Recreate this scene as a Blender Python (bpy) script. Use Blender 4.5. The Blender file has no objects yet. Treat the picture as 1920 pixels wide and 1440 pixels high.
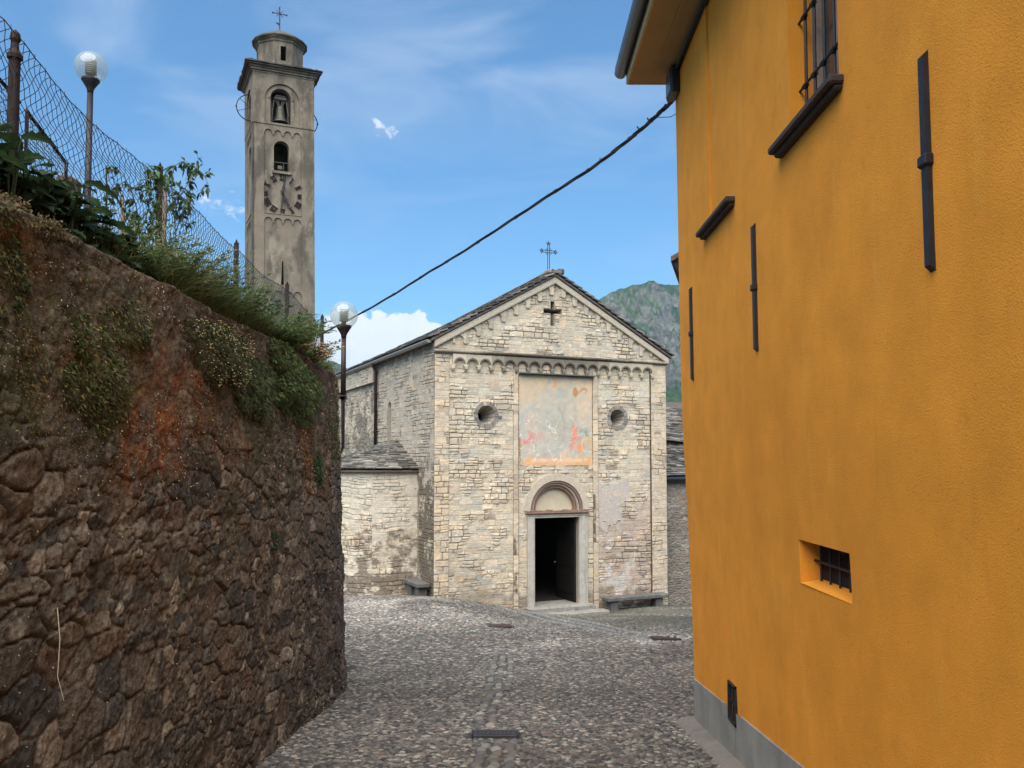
import bpy, math, random
import numpy as np
from mathutils import Vector, Matrix
from mathutils.geometry import tessellate_polygon
R = math.radians
random.seed(7)
rng = np.random.default_rng(7)
sc = bpy.context.scene
col = sc.collection

# ------------------------------------------------------------------ camera
cam = bpy.data.cameras.new('camera'); cam_o = bpy.data.objects.new('camera', cam); col.objects.link(cam_o)
cam_o.location = (0, 0, 1.6); cam_o.rotation_euler = (R(93), 0, 0)
cam.sensor_width = 36; cam.lens = 30.0; cam.shift_y = 61/1920
cam.clip_start = 0.05; cam.clip_end = 20000
sc.camera = cam_o
# ------------------------------------------------------------------ light
SUN_EL, SUN_AZ = 58.0, 188.0        # azimuth clockwise from +Y (the view direction)
w = bpy.data.worlds.new('World'); sc.world = w; w.use_nodes = True
wn = w.node_tree; wn.nodes.clear()
def WN(t, **k):
    n = wn.nodes.new(t)
    for a, b in k.items(): setattr(n, a, b)
    return n
wout = WN('ShaderNodeOutputWorld'); wbg = WN('ShaderNodeBackground')
sky = WN('ShaderNodeTexSky', sky_type='NISHITA'); sky.sun_disc = False
sky.sun_elevation = R(SUN_EL); sky.sun_rotation = R(SUN_AZ)
sky.air_density = 1.0; sky.dust_density = 0.6; sky.ozone_density = 1.6; sky.altitude = 400
wbg.inputs['Strength'].default_value = 0.055
tc = WN('ShaderNodeTexCoord')
def wl(a, b): wn.links.new(a, b)
def wmath(op, a, b=None, clamp=False):
    n = WN('ShaderNodeMath', operation=op); n.use_clamp = clamp
    for i, v_ in enumerate((a, b)):
        if v_ is None: continue
        if isinstance(v_, (int, float)): n.inputs[i].default_value = v_
        else: wl(v_, n.inputs[i])
    return n.outputs[0]
def cdir(px, py):   # a direction in the sky, given as azimuth and height tangents
    d = Vector(((px-960)/1600, 1, (865-py)/1600)); return d.normalized()
nz = WN('ShaderNodeTexNoise'); nz.inputs['Scale'].default_value = 22; nz.inputs['Detail'].default_value = 8; nz.inputs['Roughness'].default_value = .62
wl(tc.outputs['Generated'], nz.inputs['Vector'])
nz2 = WN('ShaderNodeTexNoise'); nz2.inputs['Scale'].default_value = 60; nz2.inputs['Detail'].default_value = 6
wl(tc.outputs['Generated'], nz2.inputs['Vector'])
acc = None; smalls = []
puffs = [(640,664,84),(700,656,66),(756,640,56),(664,622,40),(640,612,38),(766,620,38),(790,646,44),(700,700,90),(600,690,60),(840,690,60),(388,376,34.5),(432,384,34),(706,226,22),(730,238,22),(560,690,60),(500,720,60)]
for px, py, r in puffs:
    d = cdir(px, py)
    n = WN('ShaderNodeVectorMath', operation='DISTANCE'); wl(tc.outputs['Generated'], n.inputs[0]); n.inputs[1].default_value = d
    rr = r/1600*(.95)
    m = wmath('SUBTRACT', 1.0, wmath('DIVIDE', n.outputs['Value'], rr))
    if r < 35 and py < 400: smalls.append(wmath('SUBTRACT', m, .12)); continue
    acc = m if acc is None else wmath('MAXIMUM', acc, m)
dens = wmath('ADD', acc, wmath('MULTIPLY', wmath('SUBTRACT', nz.outputs[0], .5), 1.5))
dens = wmath('ADD', dens, wmath('MULTIPLY', wmath('SUBTRACT', nz2.outputs[0], .5), 1.0))
nz4 = WN('ShaderNodeTexNoise'); nz4.inputs['Scale'].default_value = 75; nz4.inputs['Detail'].default_value = 7; nz4.inputs['Roughness'].default_value = .6; nz4.inputs['Distortion'].default_value = .6
mp4 = WN('ShaderNodeMapping'); mp4.inputs['Scale'].default_value = (.7, .7, 1.3); mp4.inputs['Rotation'].default_value = (0, R(-25), 0); wl(tc.outputs['Generated'], mp4.inputs['Vector']); wl(mp4.outputs[0], nz4.inputs['Vector'])
sm_ = smalls[0]
for q_ in smalls[1:]: sm_ = wmath('MAXIMUM', sm_, q_)
sm_ = wmath('ADD', wmath('MINIMUM', sm_, .45), wmath('MULTIPLY', wmath('SUBTRACT', nz4.outputs[0], .5), 3.2))
mrs = WN('ShaderNodeMapRange', interpolation_type='SMOOTHSTEP'); wl(sm_, mrs.inputs[0]); mrs.inputs[1].default_value = .25; mrs.inputs[2].default_value = 1.1; mrs.inputs[4].default_value = .85
mr = WN('ShaderNodeMapRange', interpolation_type='SMOOTHSTEP'); wl(dens, mr.inputs[0]); mr.inputs[1].default_value = -.08; mr.inputs[2].default_value = .08
# high thin veils
mp = WN('ShaderNodeMapping'); mp.inputs['Scale'].default_value = (2.2, 2.2, 7.0); mp.inputs['Rotation'].default_value = (0, R(18), 0)
wl(tc.outputs['Generated'], mp.inputs['Vector'])
nz3 = WN('ShaderNodeTexNoise'); nz3.inputs['Scale'].default_value = 1.6; nz3.inputs['Detail'].default_value = 7; nz3.inputs['Distortion'].default_value = .7
wl(mp.outputs[0], nz3.inputs['Vector'])
mr3 = WN('ShaderNodeMapRange', interpolation_type='SMOOTHSTEP'); wl(nz3.outputs[0], mr3.inputs[0]); mr3.inputs[1].default_value = .40; mr3.inputs[2].default_value = .70; mr3.inputs[4].default_value = .42
sx = WN('ShaderNodeSeparateXYZ'); wl(tc.outputs['Generated'], sx.inputs[0])
hi = WN('ShaderNodeMapRange'); wl(sx.outputs[2], hi.inputs[0]); hi.inputs[1].default_value = .16; hi.inputs[2].default_value = .40
veil = wmath('MULTIPLY', mr3.outputs[0], hi.outputs[0])
tint = WN('ShaderNodeMix', data_type='RGBA', blend_type='MULTIPLY'); tint.inputs[0].default_value = 1
wl(sky.outputs[0], tint.inputs[6]); tint.inputs[7].default_value = (.80, 1.50, 1.85, 1)
mixv = WN('ShaderNodeMix', data_type='RGBA'); wl(veil, mixv.inputs[0]); wl(tint.outputs[2], mixv.inputs[6]); mixv.inputs[7].default_value = (6.2, 7.4, 9.2, 1)
shade = WN('ShaderNodeMix', data_type='RGBA'); wl(nz.outputs[0], shade.inputs[0]); shade.inputs[6].default_value = (8.0, 9.0, 10.2, 1); shade.inputs[7].default_value = (13.0, 12.9, 12.7, 1)
mixc = WN('ShaderNodeMix', data_type='RGBA'); wl(wmath('MAXIMUM', mr.outputs[0], mrs.outputs[0]), mixc.inputs[0]); wl(mixv.outputs[2], mixc.inputs[6]); wl(shade.outputs[2], mixc.inputs[7])
wl(mixc.outputs[2], wbg.inputs[0]); wl(wbg.outputs[0], wout.inputs[0])

sun = bpy.data.lights.new('sun', 'SUN'); sun.energy = 5.0; sun.angle = R(80); sun.color = (1, .93, .83)
sun_o = bpy.data.objects.new('sun', sun); col.objects.link(sun_o)
sd = Vector((math.sin(R(SUN_AZ))*math.cos(R(SUN_EL)), math.cos(R(SUN_AZ))*math.cos(R(SUN_EL)), math.sin(R(SUN_EL))))
sun_o.rotation_euler = sd.to_track_quat('Z', 'Y').to_euler(); sun_o.location = (0, 0, 60)
sc.view_settings.view_transform = 'Standard'; sc.view_settings.look = 'None'; sc.view_settings.gamma = 1
sc.view_settings.use_curve_mapping = False
sc.view_settings.exposure = 0.90

# ------------------------------------------------------------------ numpy noise
def _hash(ix, iy, seed):
    h = (ix.astype(np.int64)*374761393 + iy.astype(np.int64)*668265263 + seed*2147483647) & 0xffffffff
    h = ((h ^ (h >> 13))*1274126177) & 0xffffffff
    h = (h ^ (h >> 16)) & 0xffffffff
    h = ((h*2246822519) & 0xffffffff); h = h ^ (h >> 15)
    return (h & 0xffffff)/float(0x1000000)
def vn(x, y, seed=0):
    x = np.asarray(x, float); y = np.asarray(y, float)
    ix = np.floor(x); iy = np.floor(y); fx = x-ix; fy = y-iy
    fx = fx*fx*(3-2*fx); fy = fy*fy*(3-2*fy); ix = ix.astype(np.int64); iy = iy.astype(np.int64)
    a = _hash(ix, iy, seed); b = _hash(ix+1, iy, seed); c = _hash(ix, iy+1, seed); d = _hash(ix+1, iy+1, seed)
    return (a*(1-fx)+b*fx)*(1-fy)+(c*(1-fx)+d*fx)*fy
def fbm(x, y, seed=0, oct=4, gain=.5):
    s = 0; a = 1; t = 0
    for i in range(oct):
        s = s+a*vn(x*(2**i), y*(2**i), seed+i*17); t += a; a *= gain
    return s/t
def sst(e0, e1, x):
    t = np.clip((x-e0)/(e1-e0), 0, 1); return t*t*(3-2*t)
def mixc3(a, b, t):
    return a*(1-t[..., None])+b*t[..., None]

# ------------------------------------------------------------------ mesh builder
class MB:
    def __init__(s): s.V = []; s.C = []; s.I = []; s.T = []; s.n = 0; s.M = []
    def add(s, verts, faces, color=(1, 1, 1), mat=0):
        v = np.asarray(verts, float).reshape(-1, 3)
        c = np.asarray(color, float)
        if c.ndim == 1: c = np.repeat(c[None, :3], len(v), 0)
        s.V.append(v); s.C.append(c)
        if isinstance(faces, np.ndarray):
            s.I.append((faces+s.n).ravel()); s.T.append(np.full(len(faces), faces.shape[1])); k = len(faces)
        else:
            s.I.append(np.array([i+s.n for f in faces for i in f], int)); s.T.append(np.array([len(f) for f in faces], int)); k = len(faces)
        s.M.append(np.full(k, mat)); s.n += len(v)
        return s
    def box(s, x0, x1, y0, y1, z0, z1, color=(1, 1, 1), M=None, b=0.0, mat=0):
        if b > 0:   # chamfered box
            bx = min(b, (x1-x0)*.45); by = min(b, (y1-y0)*.45); bz = min(b, (z1-z0)*.45); b = min(bx, by, bz)
            vs = []
            for sx_ in (0, 1):
                for sy_ in (0, 1):
                    for sz_ in (0, 1):
                        X = (x0, x1)[sx_]; Y = (y0, y1)[sy_]; Z = (z0, z1)[sz_]
                        dx = (b, -b)[sx_]; dy = (b, -b)[sy_]; dz = (b, -b)[sz_]
                        vs += [(X, Y+dy, Z+dz), (X+dx, Y, Z+dz), (X+dx, Y+dy, Z)]
            def id(a, c, d, k): return (a*4+c*2+d)*3+k
            F = []
            F.append([id(0,0,0,0), id(0,0,1,0), id(0,1,1,0), id(0,1,0,0)]); F.append([id(1,0,0,0), id(1,1,0,0), id(1,1,1,0), id(1,0,1,0)])
            F.append([id(0,0,0,1), id(1,0,0,1), id(1,0,1,1), id(0,0,1,1)]); F.append([id(0,1,0,1), id(0,1,1,1), id(1,1,1,1), id(1,1,0,1)])
            F.append([id(0,0,0,2), id(0,1,0,2), id(1,1,0,2), id(1,0,0,2)]); F.append([id(0,0,1,2), id(1,0,1,2), id(1,1,1,2), id(0,1,1,2)])
            for c in (0, 1):
                for d in (0, 1):
                    F.append([id(0,c,d,1), id(1,c,d,1), id(1,c,d,2), id(0,c,d,2)])
                    F.append([id(c,0,d,0), id(c,1,d,0), id(c,1,d,2), id(c,0,d,2)])
                    F.append([id(c,d,0,0), id(c,d,1,0), id(c,d,1,1), id(c,d,0,1)])
            for a in (0, 1):
                for c in (0, 1):
                    for d in (0, 1): F.append([id(a,c,d,0), id(a,c,d,1), id(a,c,d,2)])
        else:
            vs = [(x, y, z) for x in (x0, x1) for y in (y0, y1) for z in (z0, z1)]
            F = [(0,1,3,2), (4,6,7,5), (0,4,5,1), (2,3,7,6), (0,2,6,4), (1,5,7,3)]
        if M is not None: vs = [tuple(M @ Vector(p)) for p in vs]
        return s.add(vs, F, color, mat)
    def tube(s, pts, rad, n=8, color=(1, 1, 1), cap=True, mat=0):
        pts = [Vector(p) for p in pts]; m = len(pts)
        if not hasattr(rad, '__len__'): rad = [rad]*m
        vs = []; up0 = None
        for i, p in enumerate(pts):
            t = (pts[min(i+1, m-1)]-pts[max(i-1, 0)])
            if t.length < 1e-9: t = Vector((0, 0, 1))
            t.normalize()
            if up0 is None or abs(up0.dot(t)) > .98: up0 = Vector((0, 0, 1)) if abs(t.z) < .9 else Vector((1, 0, 0))
            a = t.cross(up0).normalized(); b = a.cross(t); up0 = b
            for k in range(n):
                an = 2*math.pi*k/n; vs.append(tuple(p+(a*math.cos(an)+b*math.sin(an))*rad[i]))
        F = [(i*n+k, i*n+(k+1) % n, (i+1)*n+(k+1) % n, (i+1)*n+k) for i in range(m-1) for k in range(n)]
        if cap: F += [tuple(range(n))[::-1], tuple(range((m-1)*n, m*n))]
        return s.add(vs, F, color, mat)
    def lathe(s, prof, n=20, c=(0, 0, 0), color=(1, 1, 1), M=None, ph=0, mat=0):
        vs = [(c[0]+r*math.cos(2*math.pi*k/n+ph), c[1]+r*math.sin(2*math.pi*k/n+ph), c[2]+z) for r, z in prof for k in range(n)]
        F = [(i*n+k, i*n+(k+1) % n, (i+1)*n+(k+1) % n, (i+1)*n+k) for i in range(len(prof)-1) for k in range(n)]
        F += [tuple(range(n))[::-1], tuple(range((len(prof)-1)*n, len(prof)*n))]
        if M is not None: vs = [tuple(M @ Vector(p)) for p in vs]
        return s.add(vs, F, color, mat)
    def plate(s, outer, holes, f, t0, t1, color=(1, 1, 1), mat=0):
        """polygon with holes in 2D, f(a, b, depth) -> point; solid between depth t0 and t1"""
        loops = [outer]+list(holes)
        flat = [p for L in loops for p in L]
        tri = tessellate_polygon([[Vector((p[0], p[1], 0)) for p in L] for L in loops])
        n = len(flat)
        V = [f(p[0], p[1], t0) for p in flat]+[f(p[0], p[1], t1) for p in flat]
        F = [tuple(t) for t in tri]+[tuple(i+n for i in t[::-1]) for t in tri]
        k = 0
        for L in loops:
            m = len(L)
            for i in range(m): j = (i+1) % m; F.append((k+i, k+j, n+k+j, n+k+i))
            k += m
        return s.add(V, F, color, mat)
    def grid(s, P, color, mask=None, mat=0, flip=False):
        """P: (nu,nv,3)"""
        nu, nv = P.shape[:2]
        idx = np.arange(nu*nv).reshape(nu, nv)
        q = np.stack([idx[:-1, :-1], idx[1:, :-1], idx[1:, 1:], idx[:-1, 1:]], -1)
        if mask is not None: q = q[mask[:-1, :-1] & mask[1:, :-1] & mask[1:, 1:] & mask[:-1, 1:]]
        q = q.reshape(-1, 4)
        if flip: q = q[:, ::-1]
        c = np.asarray(color, float)
        if c.ndim == 3: c = c.reshape(-1, 3)
        return s.add(P.reshape(-1, 3), q, c, mat)
    def build(s, name, mats, parent=None, smooth=False, fixn=False):
        me = bpy.data.meshes.new(name)
        V = np.concatenate(s.V); C = np.concatenate(s.C); I = np.concatenate(s.I).astype(np.int32); T = np.concatenate(s.T).astype(np.int32)
        me.vertices.add(len(V)); me.vertices.foreach_set('co', V.ravel().astype(np.float32))
        me.loops.add(len(I)); me.loops.foreach_set('vertex_index', I)
        me.polygons.add(len(T)); st = np.zeros(len(T), np.int32); st[1:] = np.cumsum(T)[:-1]
        me.polygons.foreach_set('loop_start', st)
        if not isinstance(mats, (list, tuple)): mats = [mats]
        for m in mats: me.materials.append(m)
        me.polygons.foreach_set('material_index', np.concatenate(s.M).astype(np.int32))
        me.update(calc_edges=True)
        ca = me.color_attributes.new('Col', 'FLOAT_COLOR', 'POINT')
        cc = np.ones((len(V), 4), np.float32); cc[:, :3] = C; ca.data.foreach_set('color', cc.ravel())
        me.polygons.foreach_set('use_smooth', np.full(len(T), bool(smooth)))
        if fixn:
            import bmesh
            bm = bmesh.new(); bm.from_mesh(me); bmesh.ops.recalc_face_normals(bm, faces=bm.faces); bm.to_mesh(me); bm.free()
        me.update()
        o = bpy.data.objects.new(name, me); col.objects.link(o)
        if parent is not None: o.parent = parent
        return o
def empty(name, loc=(0, 0, 0), rz=0, rot=None):
    o = bpy.data.objects.new(name, None); col.objects.link(o); o.location = loc
    o.rotation_euler = rot if rot else (0, 0, rz); o.empty_display_size = .3; return o
def tag(o, label=None, cat=None, group=None, kind=None):
    if label: o['label'] = label
    if cat: o['category'] = cat
    if group: o['group'] = group
    if kind: o['kind'] = kind
    return o
def copy_tree(o, parent=None):
    c = o.copy(); col.objects.link(c)
    if parent is not None: c.parent = parent
    for ch in list(o.children): copy_tree(ch, c)
    return c

# ------------------------------------------------------------------ materials
def mat(name, color=(.5, .5, .5), rough=.85, metal=0, attr=False, noise=0, nscale=6, bump=0, bscale=40, bdist=.01, spots=None, detail=6, streak=None, spec=.3, transl=0, bump2=None):
    m = bpy.data.materials.new(name); m.use_nodes = True; nt = m.node_tree; N = nt.nodes; L = nt.links
    b = N['Principled BSDF']; b.inputs['Roughness'].default_value = rough; b.inputs['Metallic'].default_value = metal
    b.inputs['Specular IOR Level'].default_value = spec
    tcn = N.new('ShaderNodeTexCoord'); co = tcn.outputs['Object']
    rgb = N.new('ShaderNodeRGB'); rgb.outputs[0].default_value = (*color, 1); cur = rgb.outputs[0]
    if attr:
        a = N.new('ShaderNodeAttribute'); a.attribute_name = 'Col'
        mm = N.new('ShaderNodeMix'); mm.data_type = 'RGBA'; mm.blend_type = 'MULTIPLY'; mm.inputs[0].default_value = 1
        L.new(cur, mm.inputs[6]); L.new(a.outputs[0], mm.inputs[7]); cur = mm.outputs[2]
    def nzn(scale, det=detail, rg=.6, vec=None):
        n = N.new('ShaderNodeTexNoise'); n.inputs['Scale'].default_value = scale; n.inputs['Detail'].default_value = det; n.inputs['Roughness'].default_value = rg
        L.new(vec if vec is not None else co, n.inputs['Vector']); return n.outputs[0]
    if noise:
        r = N.new('ShaderNodeMapRange'); L.new(nzn(nscale), r.inputs[0]); r.inputs[1].default_value = .25; r.inputs[2].default_value = .75
        r.inputs[3].default_value = 1-noise; r.inputs[4].default_value = 1+noise
        mm = N.new('ShaderNodeMix'); mm.data_type = 'RGBA'; mm.blend_type = 'MULTIPLY'; mm.inputs[0].default_value = 1
        L.new(cur, mm.inputs[6]); L.new(r.outputs[0], mm.inputs[7]); cur = mm.outputs[2]
    if spots:
        for (scol, sscale, lo, hi_, amt, vs) in spots:
            mpn = N.new('ShaderNodeMapping'); mpn.inputs['Scale'].default_value = vs; L.new(co, mpn.inputs['Vector'])
            r = N.new('ShaderNodeMapRange'); r.interpolation_type = 'SMOOTHSTEP'; L.new(nzn(sscale, 7, .65, mpn.outputs[0]), r.inputs[0]); r.inputs[1].default_value = lo; r.inputs[2].default_value = hi_; r.inputs[4].default_value = amt
            mm = N.new('ShaderNodeMix'); mm.data_type = 'RGBA'; L.new(r.outputs[0], mm.inputs[0]); L.new(cur, mm.inputs[6]); mm.inputs[7].default_value = (*scol, 1); cur = mm.outputs[2]
    L.new(cur, b.inputs['Base Color'])
    if bump:
        bn = N.new('ShaderNodeBump'); bn.inputs['Strength'].default_value = bump; bn.inputs['Distance'].default_value = bdist
        L.new(nzn(bscale, 5, .6), bn.inputs['Height']); nrm = bn.outputs[0]
        if bump2:
            b2 = N.new('ShaderNodeBump'); b2.inputs['Strength'].default_value = bump2[0]; b2.inputs['Distance'].default_value = bump2[2]
            L.new(nzn(bump2[1], 3, .5), b2.inputs['Height']); L.new(nrm, b2.inputs['Normal']); nrm = b2.outputs[0]
        L.new(nrm, b.inputs['Normal'])
    if transl:
        t = N.new('ShaderNodeBsdfTranslucent'); L.new(cur, t.inputs[0]); ms = N.new('ShaderNodeMixShader'); ms.inputs[0].default_value = transl
        L.new(b.outputs[0], ms.inputs[1]); L.new(t.outputs[0], ms.inputs[2]); L.new(ms.outputs[0], N['Material Output'].inputs[0])
    return m
STONE = mat('pale_ashlar', (1, 1, 1), .92, attr=True, noise=.17, nscale=11, bump=.7, bscale=28, bdist=.022, spots=[((.22, .18, .14), 9, .60, .70, .5, (1, 1, 1.6))])
RUBBLE = mat('dark_rubble', (1, 1, 1), .95, attr=True, noise=.45, nscale=34, bump=1, bscale=45, bdist=.014, spots=[((.20, .16, .11), 30, .60, .74, .6, (1, 1, 1)), ((.015, .012, .01), 22, .58, .70, .6, (1, 1, 1))], bump2=(.6, 14, .03), spec=.15)
COB = mat('cobble', (1, 1, 1), .8, attr=True, noise=.2, nscale=40, bump=.4, bscale=70, bdist=.004, spec=.35)
DIRT = mat('joint_sand', (.055, .050, .043), .97, noise=.35, nscale=5, bump=.7, bscale=60, bdist=.01, spots=[((.16, .15, .13), 2.5, .52, .7, .6, (1, 1, 1)), ((.05, .06, .03), 4, .58, .7, .5, (1, 1, 1))])
SOIL = mat('soil', (.07, .055, .035), .97, noise=.4, nscale=4, bump=.8, bscale=20, bdist=.05, spots=[((.05, .07, .02), 3, .45, .6, .8, (1, 1, 1))])
YEL = mat('ochre_render', (.72, .278, .030), .95, noise=.13, nscale=3.0, bump=.8, bscale=130, bdist=.005, spec=.2, spots=[((.60, .225, .022), .9, .46, .70, .6, (1, .8, .6)), ((.76, .37, .065), 5, .54, .74, .35, (1, 1, .22)), ((.52, .20, .022), 9, .58, .74, .25, (1, 1, .2)), ((.40, .15, .018), 60, .60, .70, .6, (1, 1, 1)), ((.82, .44, .10), 75, .62, .71, .6, (1, 1, 1)), ((.46, .18, .022), 3.5, .60, .74, .35, (1, 1, .8))], bump2=(.12, 3, .02))
PLINTH = mat('cement_plinth', (.24, .235, .215), .93, noise=.25, nscale=3, bump=.4, bscale=60, bdist=.004, spots=[((.16, .155, .145), 2, .5, .68, .6, (1, 2.5, .5)), ((.36, .35, .33), 5, .58, .72, .5, (1, 1, .3))])
SOFF = mat('ochre_soffit', (.42, .30, .16), .85, noise=.12, nscale=3, bump=.1, bscale=30)
TRIM = mat('pale_fascia', (.55, .45, .28), .8, noise=.1, nscale=8, bump=.1)
IRON = mat('dark_iron', (.022, .020, .022), .55, .35, noise=.3, nscale=20, bump=.25, bscale=50, bdist=.003, spec=.4)
RUST = mat('rusty_iron', (.026, .016, .014), .8, .2, noise=.4, nscale=25, bump=.5, bscale=70, bdist=.003, spots=[((.03, .02, .018), 12, .45, .6, .8, (1, 1, 1))])
GALV = mat('wire_grey', (.07, .08, .09), .6, .5, noise=.2, nscale=30)
GUT = mat('gutter_paint', (.03, .035, .045), .35, .3, noise=.1, nscale=5, spec=.5)
ZINC = mat('zinc_gutter', (.36, .35, .34), .5, .5, noise=.2, nscale=6, bump=.1)
SLATE = mat('stone_slates', (1, 1, 1), .9, attr=True, noise=.3, nscale=7, bump=.7, bscale=22, bdist=.02)
PLAST = mat('tower_plaster', (.185, .155, .115), .94, attr=True, noise=.2, nscale=1.3, bump=.5, bscale=9, bdist=.04, spots=[((.075, .066, .052), .9, .44, .62, .85, (1, 1, .45)), ((.27, .235, .18), 1.5, .52, .68, .7, (1, 1, .5)), ((.06, .053, .043), 2.2, .56, .68, .7, (1.8, 1.8, .2)), ((.34, .31, .26), 5, .63, .70, .6, (1, 1, 1)), ((.05, .045, .04), 7, .64, .70, .5, (1, 1, 1))])
CREAM = mat('cream_plaster', (.46, .40, .29), .92, noise=.12, nscale=4, bump=.3, bscale=20, bdist=.01)
MARB = mat('grey_marble', (.40, .37, .32), .75, noise=.16, nscale=6, bump=.3, bscale=30, bdist=.006, spots=[((.24, .22, .19), 4, .5, .7, .6, (1, 1, .5))])
BENCH = mat('weathered_slab', (.10, .098, .09), .85, noise=.3, nscale=8, bump=.5, bscale=30, bdist=.01, spots=[((.20, .19, .17), 6, .52, .68, .6, (1, 1, 1))])
STEP = mat('worn_step', (.24, .225, .20), .9, noise=.25, nscale=7, bump=.4, bscale=30, bdist=.01, spots=[((.13, .12, .105), 5, .5, .68, .7, (1, 1, 1))])
REDST = mat('reddish_stone', (.20, .125, .09), .9, noise=.3, nscale=9, bump=.4, bscale=30, bdist=.01)
FRES = mat('worn_fresco', (1, 1, 1), .9, attr=True, noise=.1, nscale=5, bump=.3, bscale=25, bdist=.008)
DARKW = mat('dark_wood', (.007, .005, .004), .7, noise=.3, nscale=12, bump=.3, bscale=40)
INT = mat('dim_interior', (.018, .016, .014), .9, noise=.2, nscale=2)
BRONZ = mat('old_bronze', (.075, .072, .058), .55, .6, noise=.3, nscale=10, bump=.2)
GREYW = mat('grey_timber', (.10, .09, .078), .85, noise=.3, nscale=14, bump=.3)
WOODW = mat('weathered_window_wood', (.30, .22, .17), .7, noise=.25, nscale=20, bump=.3, bscale=60, bdist=.003)
GLASSD = mat('window_pane', (.03, .035, .04), .08, 0, spec=.6)
LEAF = mat('leaf', (1, 1, 1), .6, attr=True, noise=.3, nscale=18, transl=.38, spec=.3)
STEM = mat('stem', (1, 1, 1), .8, attr=True, noise=.2, nscale=30)
MANH = mat('cast_iron_cover', (.05, .05, .056), .6, .4, noise=.2, nscale=15, bump=.4, bscale=60, bdist=.004)
MANR = mat('rusty_cover', (.060, .042, .034), .8, .2, noise=.3, nscale=15, bump=.4, bscale=60, bdist=.004)
CONC = mat('cement_strip', (.17, .15, .13), .95, noise=.25, nscale=6, bump=.7, bscale=30, bdist=.01, spots=[((.16, .15, .13), 5, .52, .65, .7, (1, 1, 1))])
RUBB = mat('cable_rubber', (.018, .017, .018), .55, noise=.2, nscale=10)
# lamp glass
GLOBE = bpy.data.materials.new('globe_plastic'); GLOBE.use_nodes = True
_n = GLOBE.node_tree.nodes; _l = GLOBE.node_tree.links; _n.clear()
_o = _n.new('ShaderNodeOutputMaterial'); _t = _n.new('ShaderNodeBsdfTransparent'); _t.inputs[0].default_value = (.86, .90, .90, 1)
_g = _n.new('ShaderNodeBsdfGlossy'); _g.inputs['Roughness'].default_value = .05; _d = _n.new('ShaderNodeBsdfDiffuse'); _d.inputs[0].default_value = (.62, .64, .58, 1)
_lw = _n.new('ShaderNodeFresnel'); _lw.inputs[0].default_value = 1.12; _m1 = _n.new('ShaderNodeMixShader'); _m2 = _n.new('ShaderNodeMixShader'); _m1.inputs[0].default_value = .24
_l.new(_t.outputs[0], _m1.inputs[1]); _l.new(_d.outputs[0], _m1.inputs[2]); _m2.inputs[0].default_value = .06; _l.new(_m1.outputs[0], _m2.inputs[1]); _l.new(_g.outputs[0], _m2.inputs[2]); _l.new(_m2.outputs[0], _o.inputs[0])
REFL = mat('lamp_louvre', (.20, .19, .17), .35, .7)
# mountain
MOUNT = bpy.data.materials.new('mountain_slopes'); MOUNT.use_nodes = True
_N = MOUNT.node_tree.nodes; _L = MOUNT.node_tree.links; _b = _N['Principled BSDF']; _b.inputs['Roughness'].default_value = .95; _b.inputs['Specular IOR Level'].default_value = .05
_a = _N.new('ShaderNodeAttribute'); _a.attribute_name = 'Col'; _tc = _N.new('ShaderNodeTexCoord')
_z = _N.new('ShaderNodeTexNoise'); _z.inputs['Scale'].default_value = .05; _z.inputs['Detail'].default_value = 8; _z.inputs['Roughness'].default_value = .7; _L.new(_tc.outputs['Object'], _z.inputs['Vector'])
_r = _N.new('ShaderNodeMapRange'); _L.new(_z.outputs[0], _r.inputs[0]); _r.inputs[1].default_value = .3; _r.inputs[2].default_value = .7; _r.inputs[3].default_value = .25; _r.inputs[4].default_value = 1.9
_mm = _N.new('ShaderNodeMix'); _mm.data_type = 'RGBA'; _mm.blend_type = 'MULTIPLY'; _mm.inputs[0].default_value = 1; _L.new(_a.outputs[0], _mm.inputs[6]); _L.new(_r.outputs[0], _mm.inputs[7]); _L.new(_mm.outputs[2], _b.inputs['Base Color'])
_bp = _N.new('ShaderNodeBump'); _bp.inputs['Distance'].default_value = 14; _bp.inputs['Strength'].default_value = .9; _L.new(_z.outputs[0], _bp.inputs['Height']); _L.new(_bp.outputs[0], _b.inputs['Normal'])

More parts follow.
